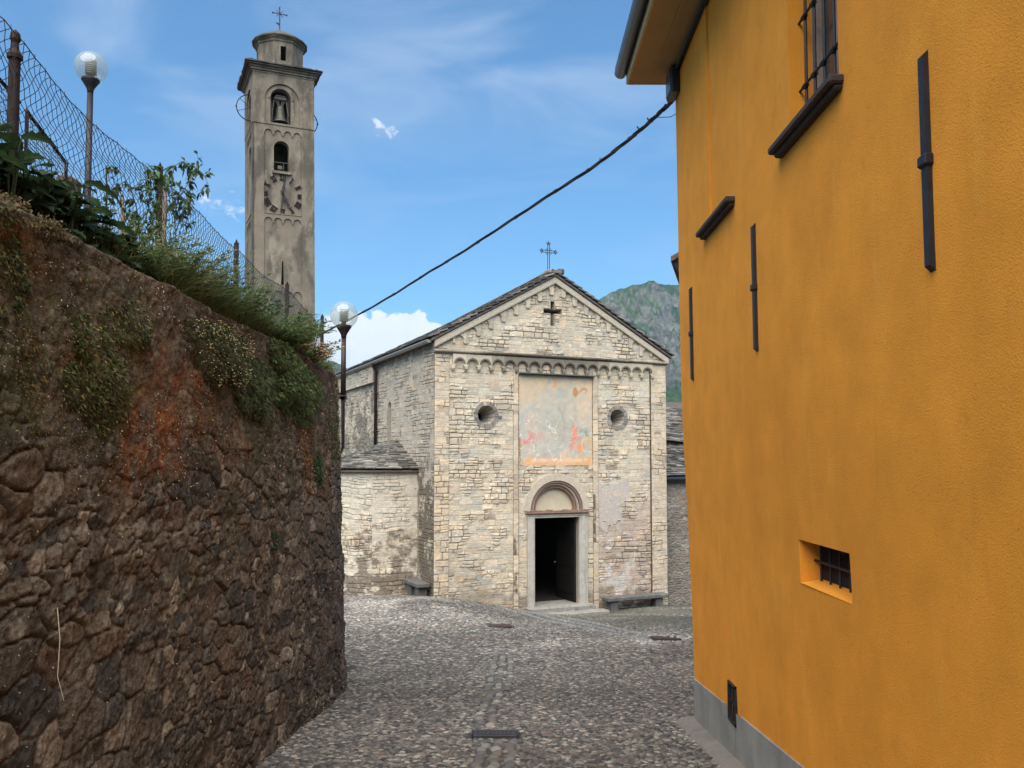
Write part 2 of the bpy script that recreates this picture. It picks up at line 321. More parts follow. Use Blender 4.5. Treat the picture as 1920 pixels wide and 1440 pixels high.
# ------------------------------------------------------------------ masonry generators
def courses(a, b, W, H, hr=(.10, .20), wr=(.16, .42), seed=1, warp=.02, jw=.018):
    """coursed stones over (a,b); returns edge profile 0..1 and per-stone randoms"""
    r = np.random.default_rng(seed)
    a2 = a+(fbm(a*1.6, b*1.6, seed+5, 3)-.5)*warp*2+(fbm(a*9, b*9, seed+8, 2)-.5)*.022
    b2 = b+(fbm(a*.9+9, b*1.2, seed+6, 3)-.5)*warp*3+(fbm(a*8+4, b*8, seed+9, 2)-.5)*.022
    hs = [-.3]
    while hs[-1] < H+.4: hs.append(hs[-1]+r.uniform(*hr))
    hs = np.array(hs); row = np.clip(np.searchsorted(hs, b2)-1, 0, len(hs)-2)
    db = np.minimum(b2-hs[row], hs[row+1]-b2)
    nc = int((W+1)/wr[0])+4
    wd = r.uniform(wr[0], wr[1], (len(hs), nc))*np.where(r.random((len(hs), 1)) < .25, .7, 1)
    cum = np.cumsum(wd, 1)-r.uniform(0, .4, (len(hs), 1))-.4
    colm = np.zeros(a.shape, int); left = np.zeros(a.shape); right = np.zeros(a.shape)
    for k in range(len(hs)-1):
        m = row == k
        if not m.any(): continue
        c = cum[k]; j = np.clip(np.searchsorted(c, a2[m])-1, 0, nc-2)
        colm[m] = j; left[m] = c[j]; right[m] = c[j+1]
    # some tall stones split into two thinner ones
    hsz = hs[row+1]-hs[row]
    sid = _hash(row, colm, seed+3)
    split = (sid < .28) & (hsz > .13)
    mid = hs[row]+hsz*(.35+.3*_hash(row, colm, seed+4))
    dmid = np.abs(b2-mid)
    db = np.where(split, np.minimum(db, dmid), db)
    sub = np.where(split & (b2 > mid), 1, 0)
    da = np.minimum(a2-left, right-a2)
    e = np.minimum(da, db)
    # rounded corner
    e = np.where((da < jw*2) & (db < jw*2), np.maximum(0, jw*2-np.sqrt((jw*2-np.minimum(da, jw*2))**2+(jw*2-np.minimum(db, jw*2))**2)), e)
    prof = sst(jw*.25, jw*1.5, e)
    r1 = _hash(row*2+sub, colm, seed+11); r2 = _hash(row*2+sub, colm, seed+12); r3 = _hash(row*2+sub, colm, seed+13)
    return prof, r1, r2, r3
def voron(a, b, cw, ch, seed=1, jit=.9):
    x = a/cw; y = b/ch
    x = x+(np.floor(y).astype(int) % 2)*0
    ix = np.floor(x).astype(np.int64); iy = np.floor(y).astype(np.int64)
    d1 = np.full(a.shape, 9.); d2 = np.full(a.shape, 9.); cx = np.zeros(a.shape, np.int64); cy = np.zeros(a.shape, np.int64)
    for dx in (-1, 0, 1):
        for dy in (-1, 0, 1):
            jx = ix+dx; jy = iy+dy
            px = jx+.5+(_hash(jx, jy, seed)-.5)*jit+(jy % 2)*.0; py = jy+.5+(_hash(jx, jy, seed+1)-.5)*jit*.8
            sx_ = .75+.5*_hash(jx, jy, seed+2)
            d = np.maximum(np.abs(x-px), np.abs(y-py))*.45+np.hypot(x-px, y-py)*.55
            d = d*sx_
            c = d < d1
            d2 = np.where(c, d1, np.minimum(d2, d)); cx = np.where(c, jx, cx); cy = np.where(c, jy, cy); d1 = np.where(c, d, d1)
    return d2-d1, _hash(cx, cy, seed+5), _hash(cx, cy, seed+6), _hash(cx, cy, seed+7), d1
def pal(r1, r2, colors, weights):
    colors = np.array(colors); cw = np.cumsum(weights)/np.sum(weights)
    k = np.searchsorted(cw, r1).clip(0, len(colors)-1)
    return colors[k]*(.87+.26*r2)[..., None]
PALE = [(.52, .44, .325), (.50, .43, .325), (.47, .42, .33), (.55, .45, .315), (.43, .36, .27), (.42, .395, .34), (.53, .41, .28), (.31, .25, .185)]
PW = [7, 6, 5, 3, 2, 1.0, .25, .5]

# ================================================================== GROUND
def gz(x, y):
    x = np.asarray(x, float); y = np.asarray(y, float)
    base = -.108*np.clip(y, -30, 40)
    base = np.where(y > 40, -4.32-.02*(np.clip(y, 40, 400)-40), base)
    bump = .42*sst(0, 1, (1-x)/3.5)*sst(0, 1, (y-13)/10)*(1-sst(60, 160, y))
    und = (fbm(x*.35, y*.35, 3, 3)-.5)*.10*sst(12, 16, y)*(1-sst(60, 90, y))
    dip = -.17*np.exp(-(((x-2.1)/1.9)**2+((y-25.1)/1.6)**2))
    return base+bump+und*.8+dip
def gz1(x, y): return float(gz(np.array([x]), np.array([y]))[0])
def axis(dense0, dense1, step, far):
    a = list(np.arange(dense0, dense1+1e-6, step)); s_ = step; x = dense1
    while x < far: s_ *= 1.35; x += s_; a.append(x)
    s_ = step; x = dense0; b = []
    while x > -far: s_ *= 1.35; x -= s_; b.append(x)
    return np.array(b[::-1]+a)
gx = axis(-9, 9, .3, 6000); gy = axis(0, 34, .3, 6000)
GX, GY = np.meshgrid(gx, gy, indexing='ij')
P = np.stack([GX, GY, gz(GX, GY)-.004], -1)
tag(MB().grid(P, (1, 1, 1)).build('ground', DIRT, smooth=True), kind='structure')

# cobblestones: small rounded river stones set in the lane and the square
def inside_area(x, y):
    m = (x < 1.72-.0) | (y > 8.25)
    xl = np.interp(y, [0, 9.6, 10.43, 11.0, 11.6, 12.1, 12.6, 14], [-1.93, -1.93, -1.97, -2.10, -2.33, -2.8, -3.8, -9])
    m &= x > xl-.03
    s_ = (x+2.171)*math.cos(R(24.5))+(y-24)*math.sin(R(24.5)); v_ = -(x+2.171)*math.sin(R(24.5))+(y-24)*math.cos(R(24.5))
    m &= ~((s_ > -.02) & (v_ > .02)) & ~((s_ > -2.2) & (v_ > 2.0))
    return m
tmpl = []
for r_, z_ in ((1.0, -.25), (.82, .62), (.42, .95)):
    for k in range(7): tmpl.append((r_*math.cos(2*math.pi*k/7), r_*math.sin(2*math.pi*k/7), z_))
tmpl.append((0, 0, 1.0)); tmpl = np.array(tmpl)
tf = [(i*7+k, i*7+(k+1) % 7, (i+1)*7+(k+1) % 7, (i+1)*7+k) for i in range(2) for k in range(7)]
tf3 = np.array([(14+k, 14+(k+1) % 7, 21) for k in range(7)]); tf4 = np.array(tf)
def scatter_cobbles(mb, x, y, rx, ry, ang, h, color, seed):
    r = np.random.default_rng(seed); n = len(x)
    prof = tmpl[None]*np.stack([rx, ry, h], -1)[:, None, :]
    prof = prof*(1+r.uniform(-.13, .13, prof.shape))
    c, s_ = np.cos(ang)[:, None], np.sin(ang)[:, None]
    tx = r.normal(0, .10, (n, 1)); ty = r.normal(0, .10, (n, 1))
    X = prof[..., 0]*c-prof[..., 1]*s_+x[:, None]; Y = prof[..., 0]*s_+prof[..., 1]*c+y[:, None]
    Z = prof[..., 2]+gz(x, y)[:, None]-.004+tx*(X-x[:, None])+ty*(Y-y[:, None])-.108*(Y-y[:, None])
    V = np.stack([X, Y, Z], -1).reshape(-1, 3)
    C = np.repeat(color, 22, 0)
    o4 = (tf4[None]+(np.arange(n)*22)[:, None, None]).reshape(-1, 4); o3 = (tf3[None]+(np.arange(n)*22)[:, None, None]).reshape(-1, 3)
    mb.add(V, o4, C); k = mb.n-len(V)
    mb.I.append((o3+k).ravel()); mb.T.append(np.full(len(o3), 3)); mb.M.append(np.zeros(len(o3), int))
cm = MB()
def jitgrid(x0, x1, y0, y1, sx_, sy_, seed):
    r = np.random.default_rng(seed); ys = np.arange(y0, y1, sy_); xs = np.arange(x0, x1, sx_)
    X, Y = np.meshgrid(xs, ys); X = X+(np.arange(len(ys))[:, None] % 2)*sx_*.5
    X = X+r.uniform(-.30, .30, X.shape)*sx_; Y = Y+r.uniform(-.30, .30, Y.shape)*sy_
    return X.ravel(), Y.ravel()
# lines of longer setts: middle drain and the two ribs across the square
ribs = [[(-.45, 24.2), (.35, 22.4), (1.1, 20.0), (1.9, 17.6), (2.6, 15.9), (3.6, 15.4), (5.2, 15.6)],
        [(.55, 24.0), (1.25, 22.0), (1.95, 19.6), (2.6, 17.4), (3.3, 16.3)], [(.1, 24.6), (.8, 22.3), (1.5, 19.9), (2.2, 17.6)],
        [(-.14, 14.0), (-.15, 11.6), (-.17, 10.2)], [(-.02, 14.0), (-.03, 11.6), (-.05, 10.2)], [(-.26, 14.0), (-.27, 11.6), (-.29, 10.2)],
        [(-.13, 10.1), (-.2, 9.0), (-.2, 8.1)], [(-.24, 10.1), (-.31, 9.0), (-.32, 8.1)], [(-.12, 7.5), (-.15, 6.2), (-.2, 4.0)], [(-.24, 7.5), (-.27, 6.2), (-.32, 4.0)], [(0., 7.5), (-.03, 6.2), (-.08, 4.0)]]
rpts = []
for ri, rb in enumerate(ribs):
    for p, q in zip(rb[:-1], rb[1:]):
        L = math.dist(p, q); n = int(L/(.16 if ri < 3 else .13)); an = math.atan2(q[1]-p[1], q[0]-p[0])
        for i in range(n): t = (i+.5)/n; rpts.append((p[0]+(q[0]-p[0])*t+random.gauss(0, .008), p[1]+(q[1]-p[1])*t, an+random.gauss(0, .07), 0 if ri < 3 else 1))
rp = np.array(rpts)
def cobcol(x, y, seed):
    r = np.random.default_rng(seed); n = len(x)
    k = r.random(n)
    base = pal(k, r.random(n), [(.185, .175, .155), (.12, .118, .11), (.27, .25, .21), (.185, .145, .12), (.42, .38, .32), (.07, .07, .07)], [5, 5, 3.5, 2.4, 1.3, 2.2])
    pale = sst(.40, .62, fbm(x*.9+3, y*.6, 41, 4))*np.clip(1.1*np.exp(-(((x+3.2)/2.0)**2+((y-21)/3.6)**2))+1.3*np.exp(-(((x-3.2)/.9)**2+((y-16)/1.5)**2))+.8*np.exp(-(((x-.5)/.7)**2+((y-15.6)/1.0)**2))+.35*np.exp(-(((x+.6)/1.3)**2+((y-11.5)/.8)**2))+.5*np.exp(-(((x+.1)/.5)**2+((y-8.9)/.35)**2)), 0, 1)
    base = base*.74*(1+.75*pale)[:, None]+np.array([.035, .033, .028])*pale[:, None]
    moss = sst(.30, .50, fbm(x*.7, y*.7, 77, 3))*sst(18.5, 22.5, y+x*.3)*sst(-.6, 1.2, x)
    base = mixc3(base, np.array([.080, .080, .058])*np.ones_like(base)*(.5+1.0*np.random.default_rng(seed+9).random((len(x), 1))), moss*.8)
    return base*(.42+.75*fbm(x*.5, y*.5, 9, 4))[:, None]
x, y = jitgrid(-2.2, 4.6, 4.2, 12.5, .047, .039, 1); x2, y2 = jitgrid(-7, 9, 12.5, 28.8, .068, .056, 2)
for (xx, yy, rr, h0, sd_) in ((x, y, .0245, .012, 5), (x2, y2, .033, .014, 6)):
    m = inside_area(xx, yy) & (np.abs(xx) < yy*.62+1)
    for (mx, my, hw, hh) in ((-.15, 7.73, .25, .16), (-.25, 18.5, .30, .40), (2.95, 16.6, .30, .40)): m &= ~((np.abs(xx-mx) < hw) & (np.abs(yy-my) < hh))
    xx = xx[m]; yy = yy[m]
    keep = np.ones(len(xx), bool)
    for i0 in range(0, len(xx), 4000):
        d = np.min(np.hypot(xx[i0:i0+4000, None]-rp[None, :, 0], yy[i0:i0+4000, None]-rp[None, :, 1]), 1); keep[i0:i0+4000] = d > .066
    xx = xx[keep]; yy = yy[keep]; r = np.random.default_rng(sd_); n = len(xx)
    s_ = r.uniform(.78, 1.25, n)
    scatter_cobbles(cm, xx, yy, rr*s_*r.uniform(.95, 1.35, n), rr*s_*r.uniform(.75, 1.0, n), r.normal(0, .6, n), h0*r.uniform(.6, 1.2, n), cobcol(xx, yy, sd_), sd_)
n = len(rp); scatter_cobbles(cm, rp[:, 0], rp[:, 1], np.full(n, .082), np.full(n, .05), rp[:, 2], np.where(rp[:, 3] > 0, .022, .05), np.where(rp[:, 3:4] > 0, cobcol(rp[:, 0], rp[:, 1], 8)*.8+.035, cobcol(rp[:, 0], rp[:, 1], 8)*.5+.10), 8)
tag(cm.build('cobblestone_paving', COB, smooth=True), kind='structure')
# cement strip at the foot of the ochre house
cs = MB(); ys = np.linspace(3, 8.35, 60); xs_ = np.array([0, .03, .1, .16])
PX = np.zeros((60, 4, 3))
for j, q in enumerate((.0, .05, .13, .2)):
    PX[:, j, 0] = 1.76-q-(.03*fbm(ys*2, ys*0+j, 4, 3) if j else 0); PX[:, j, 1] = ys
    PX[:, j, 2] = gz(PX[:, j, 0], ys)+(.055, .05, .04, -.02)[j]
cs.grid(PX, (1, 1, 1)); tag(cs.build('kerb', CONC, smooth=True), kind='structure')

# ================================================================== MOUNTAIN
na, nr = 620, 420
az = np.linspace(-.62, .50, na); rr = np.linspace(1150, 3600, nr)
A, Rr = np.meshgrid(az, rr, indexing='ij'); MX = A*Rr; MY = Rr
top = np.interp(az, [-.62, -.35, -.26, -.21, -.17, -.1, 0, .06, .09, .12, .145, .165, .185, .21, .3, .5], [.16, .10, .105, .121, .105, .06, .10, .165, .190, .204, .212, .215, .214, .216, .25, .22])
top = top+(fbm(az*60, az*0, 21, 4)-.5)*.010+(fbm(az*260, az*0, 23, 3)-.5)*.003
peak = 2500+(fbm(az*9, az*0, 5, 3)-.5)*250
hmax = top*peak
t = np.clip((Rr-1150)/(peak[:, None]-1150), 0, 1)
prof_ = np.where(t < .5, .55*t**1.25*1.6, 0); prof_ = .18*t+.82*t**1.9
ridge = 1-np.abs(2*fbm(MX*.0032+4, MY*.0013, 31, 5, .55)-1)
ridge2 = 1-np.abs(2*fbm(MX*.011, MY*.005, 35, 5, .6)-1)
env = t*(1-t**6)*1.0
H = hmax[:, None]*prof_+env*((ridge-.75)*520+(ridge2-.75)*260)
back = np.clip((Rr-peak[:, None])/900, 0, 1); H = H*(1-.6*back)-40*back
H = np.minimum(H, top[:, None]*Rr*1.0)
H = H-8
gx_, gy_ = np.gradient(H, axis=0), np.gradient(H, axis=1)
slope = np.hypot(gx_/(Rr*(az[1]-az[0])), gy_/(rr[1]-rr[0]))
rock = sst(1.15, 1.8, slope+(fbm(MX*.012, H*.02, 51, 4)-.5)*1.6)*sst(.25, .55, t)
gcol = mixc3(np.broadcast_to(np.array([.014, .034, .010]), H.shape+(3,)), np.broadcast_to(np.array([.036, .066, .016]), H.shape+(3,)), sst(.35, .7, fbm(MX*.006, MY*.006, 61, 5)))
mcol = mixc3(gcol, np.broadcast_to(np.array([.12, .118, .105]), H.shape+(3,)), rock*.85)
tag(MB().grid(np.stack([MX, MY, H+1.6], -1), mcol).build('mountain', MOUNT, smooth=True), kind='structure')

# ================================================================== CHURCH
CH = empty('stone_church', (-2.171, 24.0, 0), R(24.5))
tag(CH, 'small Romanesque stone church with faded fresco and dark open doorway under a gabled slate roof', 'church')
fF = lambda a, b, d: (a, d, b)          # facade: a along, b up, d inward
fS = lambda a, b, d: (d, a, b)          # left side: a backward, d inward
def arc(cx, cz, r, a0, a1, n): return [(cx+r*math.cos(R(a0+(a1-a0)*i/n)), cz+r*math.sin(R(a0+(a1-a0)*i/n))) for i in range(n+1)]
door = [(3.08, -2.66), (4.57, -2.66), (4.57, -.08), (3.08, -.08)]
lun = arc(3.86, .14, .88, 0, 180, 24)
oc = [(1.56, 2.94, .27), (5.97, 2.95, .255)]
def roofz(s_): return np.interp(s_, [-.2, 0, 3.78, 7.95], [4.98, 5.10, 7.22, 4.90])
cross = [(3.665, 5.68), (3.795, 5.68), (3.795, 6.05), (4.03, 6.05), (4.03, 6.18), (3.795, 6.18), (3.795, 6.42), (3.665, 6.42), (3.665, 6.18), (3.43, 6.18), (3.43, 6.05), (3.665, 6.05)]
outer = [(0, -3.4), (7.75, -3.4), (7.75, float(roofz(7.75))-.1), (3.78, 7.1), (0, 4.98)]
mb = MB()
lun_h = [(x, z) for x, z in lun]
mb.plate(outer, [door, lun_h, cross]+[arc(a, b, r, 0, 345, 23) for a, b, r in oc], fF, .0, .7, (.34, .30, .24))
# stones of the facade
st = .018
aa = np.arange(-.02, 7.77, st); bb = np.arange(-3.2, 7.2, st); A, B = np.meshgrid(aa, bb, indexing='ij')
def paint_stones(A, B, W, H, seed, hr, wr, z0, dirt=None, smooth_mask=None, jw=.0125, warp=.03, mort=(.26, .22, .17)):
    pr, r1, r2, r3 = courses(A, B-z0, W, H, hr, wr, seed, warp, jw)
    c = pal(r1, r2, PALE, PW)
    c = c*(.86+.28*fbm(A*7, B*7, seed+40, 4))[..., None]
    open_j = sst(.45, .62, fbm(A*1.6, B*2.2, seed+60, 4, .65))      # joints open and dark here, filled flush there
    mcol_ = mixc3(np.broadcast_to(np.array([.43, .38, .30]), c.shape), np.broadcast_to(np.array([.125, .095, .068]), c.shape), open_j)
    disp = .006+(.003+.019*open_j)*pr+(r3-.5)*.009+(fbm(A*14, B*14, seed+70, 3)-.5)*.006
    c = mixc3(mcol_, c, pr)
    return c, disp, pr, r1
c, disp, pr, r1 = paint_stones(A, B, 7.8, 10.5, 11, (.10, .20), (.16, .50), -3.2)
# weathering with shapes of its own, plus one tint painted as shade
n1 = fbm(A*.8, B*.8, 101, 5); n2 = fbm(A*4, B*4, 103, 4)
big = sst(.45, .7, n1)[..., None]; c = c*(1-.12*big)
mauve_shade = sst(5.2, 5.6, A)*sst(1.2, -.5, B)*sst(.25, .5, n2+.1)
c = mixc3(c, c*np.array([.80, .74, .76]), mauve_shade)  # shade of the ochre house painted into the lower right stones
grime = sst(.52, .72, n2*.6+n1*.4+.28*sst(-1.9, -2.7, B))*sst(-1.2, -2.6, B)
c = mixc3(c, np.broadcast_to(np.array([.15, .12, .085]), c.shape), grime*.65)
quo = sst(.5, .15, A)*sst(-.2, -1.2, B)*sst(.45, .6, n2); c = mixc3(c, np.broadcast_to(np.array([.17, .13, .09]), c.shape), quo*.7)
patch = sst(.06, .0, np.hypot((A-5.75)*.8, (B-.35)*.55)-.42-(n2-.5)*.9)*(A > 5.28)
c = mixc3(c, np.broadcast_to(np.array([.43, .38, .335]), c.shape), patch*.9); disp = disp*(1-patch)+.016*patch
white = sst(.60, .68, fbm(A*3, B*3, 131, 5))*sst(-.4, -1, B)*(A > 5.3)*(A < 6.6); c = mixc3(c, np.broadcast_to(np.array([.5, .47, .43]), c.shape), white*.6)
org = sst(.66, .74, fbm(A*2.2, B*5, 133, 4)); c = mixc3(c, np.broadcast_to(np.array([.58, .40, .26]), c.shape), org*.3)
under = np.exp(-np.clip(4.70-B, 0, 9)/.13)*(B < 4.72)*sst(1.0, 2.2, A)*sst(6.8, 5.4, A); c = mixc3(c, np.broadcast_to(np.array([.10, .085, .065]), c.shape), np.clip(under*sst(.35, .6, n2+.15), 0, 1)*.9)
mask = (B < np.interp(A, [-.02, 3.78, 7.77], [4.96, 7.08, float(roofz(7.75))-.12]))
mask &= ~((A > 3.0) & (A < 4.64) & (B < .0) & (B > -3)); mask &= ~(((A-3.86)**2+(B-.14)**2 < .9**2) & (B > .1))
for a, b, r in oc: mask &= ~((A-a)**2+(B-b)**2 < (r+.05)**2)
mask &= ~((A > 2.62) & (A < 5.06) & (B > 1.49) & (B < 4.16))
mask &= ~((A > 3.65) & (A < 3.81) & (B > 5.665) & (B < 6.435)) & ~((A > 3.415) & (A < 4.045) & (B > 6.035) & (B < 6.195))
mb.grid(np.stack([A, -disp, B], -1), c, mask)
mb.build('front_wall', STONE, CH, fixn=False)
# lesenes: the two slim strips, the right corner strip
def strip(name, s0, s1, z0, z1, y0, seed, hr, wr, mort=None):
    m = MB(); a_ = np.arange(s0, s1+.001, .02); b_ = np.arange(z0, z1, .022); A, B = np.meshgrid(a_, b_, indexing='ij')
    c, d, pr, r1 = paint_stones(A-s0+.05, B, s1-s0, z1-z0+.5, seed, hr, wr, z0)
    c = c*np.array([.97, .93, .90]); e = (A < s0+.015) | (A > s1-.02)
    m.box(s0, s1, y0+.012, .02, z0, z1, (.16, .12, .09)); m.grid(np.stack([A, y0-d*.6+np.where(e, .02, 0), B], -1), c)
    return m.build(name, STONE, CH)
strip('pilaster_strip', 2.42, 2.59, -3.0, 4.33, -.045, 31, (.3, .75), (.5, .6)); strip('pilaster_strip', 5.09, 5.27, -3.0, 4.33, -.045, 32, (.3, .75), (.5, .6))
strip('pilaster_strip', 7.19, 7.77, -3.3, 4.66, -.05, 33, (.1, .22), (.2, .5))
m = MB(); m.box(7.168, 7.192, -.055, .01, -2.7, 4.5, (.09, .06, .045)); m.build('dark_joint', STONE, CH)
strip('pilaster_strip', -.02, .42, -3.0, 4.66, -.032, 34, (.1, .22), (.2, .5))
# string course
m = MB(); sa = np.linspace(-.06, 7.83, 260); prof = [(.02, 4.665), (-.09, 4.675), (-.125, 4.70), (-.14, 4.725), (-.13, 4.755), (-.03, 4.78), (.02, 4.785)]
PP = np.zeros((260, 7, 3)); CC = np.zeros((260, 7, 3))
for j, (y_, z_) in enumerate(prof):
    PP[:, j] = np.stack([sa, y_+(fbm(sa*8, sa*0+j, 2, 3)-.5)*.02*(1 if 0 < j < 6 else 0), z_+(fbm(sa*6, sa*0+j, 7, 3)-.5)*.02], -1)
    k = sst(.8, 2.0, sa)*sst(7.2, 5.2, sa)*.7+.42; k = np.clip(k+(fbm(sa*5, sa*0+j, 8, 3)-.5)*.7, 0, 1)
    CC[:, j] = mixc3(np.broadcast_to(np.array([.40, .34, .26]), (260, 3)), np.broadcast_to(np.array([.085, .075, .055]), (260, 3)), k)
m.grid(PP, CC); m.build('string_course', STONE, CH, smooth=True)
# arches of the horizontal band
cent = [.71+i*.396 for i in range(17)]
def arch_band(cents, crowns, topf, name, lip, dark):
    m = MB(); r = .128
    # build each bay separately: piece between bay edges, solid with an arched notch, and a little corbel at each edge
    n = len(cents); half = .198
    for i, (cx_, cz_) in enumerate(zip(cents, crowns)):
        sp = cz_-r; le = cx_-half; ri = cx_+half
        base_l = (min(cz_, crowns[i-1]) if i > 0 else cz_)-r-.10; base_r = (min(cz_, crowns[i+1]) if i < n-1 else cz_)-r-.10
        pts = [(le, topf(le)), (le, base_l), (le+.035, base_l), (cx_-r, base_l+.03)]
        pts += arc(cx_, sp, r, 180, 0, 10)[0:11]
        pts += [(cx_+r, base_r+.03), (ri-.035, base_r), (ri, base_r), (ri, topf(ri))]
        if topf(cx_) > max(topf(le), topf(ri))+.02: pts.append((cx_, topf(cx_)))
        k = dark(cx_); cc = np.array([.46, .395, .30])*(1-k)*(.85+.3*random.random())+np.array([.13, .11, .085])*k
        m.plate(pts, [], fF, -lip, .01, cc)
        # moulded arch rim a little proud, its darker colour standing in for the arch shadow
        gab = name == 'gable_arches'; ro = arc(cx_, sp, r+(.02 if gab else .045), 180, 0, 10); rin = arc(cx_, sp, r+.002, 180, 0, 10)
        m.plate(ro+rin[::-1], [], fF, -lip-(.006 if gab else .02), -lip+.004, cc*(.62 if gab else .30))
        for e_, bz in () if gab else ((le, base_l),) + (((ri, base_r),) if i == n-1 else ()):
            m.box(e_-.045, e_+.045, -lip-.035, .01, bz-.07, bz+.03, cc*.95, b=.012)
            m.box(e_-.03, e_+.03, -lip-.01, .01, bz-.11, bz-.06, cc*.85, b=.01)
    return m.build(name, STONE, CH)
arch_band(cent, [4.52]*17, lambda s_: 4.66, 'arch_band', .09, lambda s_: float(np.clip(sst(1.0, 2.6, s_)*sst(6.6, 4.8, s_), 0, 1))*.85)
crz = [5.22, 5.47, 5.70, 5.93, 6.17, 6.40, 6.63, 6.85, 7.0, 6.80, 6.57, 6.33, 6.09, 5.86, 5.62, 5.39, 5.16]
crz = [z-.02 for z in crz]
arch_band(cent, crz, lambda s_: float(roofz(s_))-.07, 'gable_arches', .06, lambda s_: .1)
m = MB()
for (a0, a1) in ((-.04, 3.78), (3.78, 7.86)):
    z0, z1 = float(roofz(a0))-.06, float(roofz(a1))-.06
    m.plate([(a0, z0-.16), (a1, z1-.16), (a1, z1), (a0, z0)], [], fF, -.085, .02, (.47, .41, .32))
    m.plate([(a0, z0-.20), (a1, z1-.20), (a1, z1-.158), (a0, z0-.158)], [], fF, -.105, .02, (.33, .28, .21))
m.build('raking_cornice', STONE, CH)
# oculi: splayed funnel and ring of wedge stones
for a, b, r in oc:
    m = MB(); n = 24
    for k in range(n):
        if r > .26 and k in (6,): continue
        a0 = 360*k/n+1.5; a1 = 360*(k+1)/n-1.5; ro = r+.115+random.uniform(-.015, .02)
        if r > .26 and k in (23,): ro += .09
        g = random.uniform(.13, .27)
        m.plate([(a+r*math.cos(R(t_)), b+r*math.sin(R(t_))) for t_ in (a0, (a0+a1)/2, a1)]+[(a+ro*math.cos(R(t_)), b+ro*math.sin(R(t_))) for t_ in (a1, (a0+a1)/2, a0)], [], fF, -.036, .03, (g, g*.9, g*.78))
    m.plate(arc(a, b, r+.13, 0, 352, 47), [arc(a, b, r+.002, 0, 345, 23)], fF, -.026, .02, (.42, .37, .30))
    o = m.build('oculus_ring', STONE, CH)
    m = MB(); ri_ = .12; N2 = 48
    for d0, d1, r0, r1_ in ((-.02, .55, r, ri_), (.55, .7, ri_, ri_)):
        vs = []; cs_ = []
        for dd, rq in ((d0, r0), (d1, r1_)):
            for k in range(N2):
                vs.append((a+rq*math.cos(2*math.pi*k/N2), dd, b+rq*math.sin(2*math.pi*k/N2)-(.0 if dd < .1 else .03)))
                g = .22 if (k//2) % 2 else .27
                if k % 4 == 0: g = .40
                cs_.append((g, g*.88, g*.72))
        m.add(vs, [(k, (k+1) % N2, N2+(k+1) % N2, N2+k) for k in range(N2)], np.array(cs_))
    m.build('oculus_splay', STONE, CH, smooth=True)
# fresco panel
a_ = np.linspace(2.60, 5.08, 250); b_ = np.linspace(1.47, 4.18, 272); A, B = np.meshgrid(a_, b_, indexing='ij')
fu = (A-2.60)/2.48; fv = (B-1.47)/2.71     # 0..1
wx = (fbm(A*4, B*4, 201, 4)-.5)*.10; wy = (fbm(A*4+7, B*4, 202, 4)-.5)*.10
c = np.broadcast_to(np.array([.40, .375, .315]), A.shape+(3,))*(.88+.24*fbm(A*2.5, B*2.5, 203, 5))[..., None]
def lay(cc, k): 
    global c
    c = mixc3(c, np.broadcast_to(np.array(cc), c.shape), np.clip(k, 0, 1))
def blob(cx_, cy_, rx_, ry_, s_=.25, w_=1.0): return sst(1+s_, 1-s_, np.hypot((fu+wx*w_-cx_)/rx_, (fv+wy*w_-cy_)/ry_))
nf = fbm(A*6, B*6, 204, 4)
lay((.60, .44, .24), sst(.72, .95, fv+wy*1.5)*sst(.30, .55, nf)*.9)                # ochre haze along the top
lay((.58, .40, .25), blob(.15, .80, .18, .12, .5)*.7); lay((.47, .40, .30), sst(.45, .60, fbm(A*3+9, B*3, 209, 4))*.6); lay((.58, .42, .28), blob(.9, .72, .12, .2, .6)*.5); lay((.62, .36, .20), sst(.05, .0, fu+wx*.2)*sst(.3, .45, fv)*.55)
lay((.60, .42, .26), sst(.88, 1.0, fu)*sst(.55, .9, fv+wy)*.6)
lay((.62, .33, .15), sst(.100, .085, fv+wy*.25)*sst(.05, .09, fu)*.9); lay((.64, .48, .36), sst(.02, .055, fv)*sst(.085, .07, fv+wy*.3)*sst(.12, .2, fu)*.6)
lay((.60, .28, .10), blob(.47, .92, .035, .06)*.8); lay((.42, .42, .38), blob(.445, .93, .02, .045)*.8)
lay((.42, .20, .07), blob(.77, .825, .035, .045, .2, .8)*.9); lay((.46, .24, .08), blob(.86, .83, .05, .04, .2, .8)*.85); lay((.44, .42, .36), blob(.845, .805, .03, .025)*.9)
lay((.56, .23, .21), sst(.5, .6, nf)*blob(.13, .27, .09, .10, .4)); lay((.55, .24, .22), blob(.11, .50, .02, .03)*.8); lay((.55, .25, .22), blob(.18, .48, .012, .02)*.7); lay((.56, .30, .27), sst(.52, .6, nf)*blob(.27, .28, .05, .06, .5)*.7)
lay((.60, .22, .15), blob(.74, .36, .04, .10, .2)*.9); lay((.60, .25, .17), blob(.78, .26, .065, .07, .3)*sst(.4, .5, nf)); lay((.62, .26, .13), blob(.82, .18, .045, .06, .3)*.9); lay((.58, .22, .15), blob(.72, .23, .02, .09)*.8)
lay((.20, .25, .20), blob(.90, .37, .07, .05, .4)*.7); lay((.28, .33, .33), blob(.04, .50, .03, .06)*.5)
el = np.hypot((fu+wx*.2-.915)/.075, (fv+wy*.2-.17)/.135); lay((.60, .34, .10), np.exp(-((el-1)/.13)**2)*.9*(fv > .03))
lay((.38, .35, .25), blob(.52, .42, .055, .14, .3)*.45); lay((.33, .28, .17), np.exp(-((np.hypot((fu+wx*.3-.53)/.075, (fv+wy*.3-.43)/.19)-1)/.12)**2)*.5*(fu > .52))
lay((.36, .30, .18), blob(.755, .56, .03, .09, .4)*.45); lay((.60, .42, .28), blob(.62, .14, .04, .06, .4)*.8)
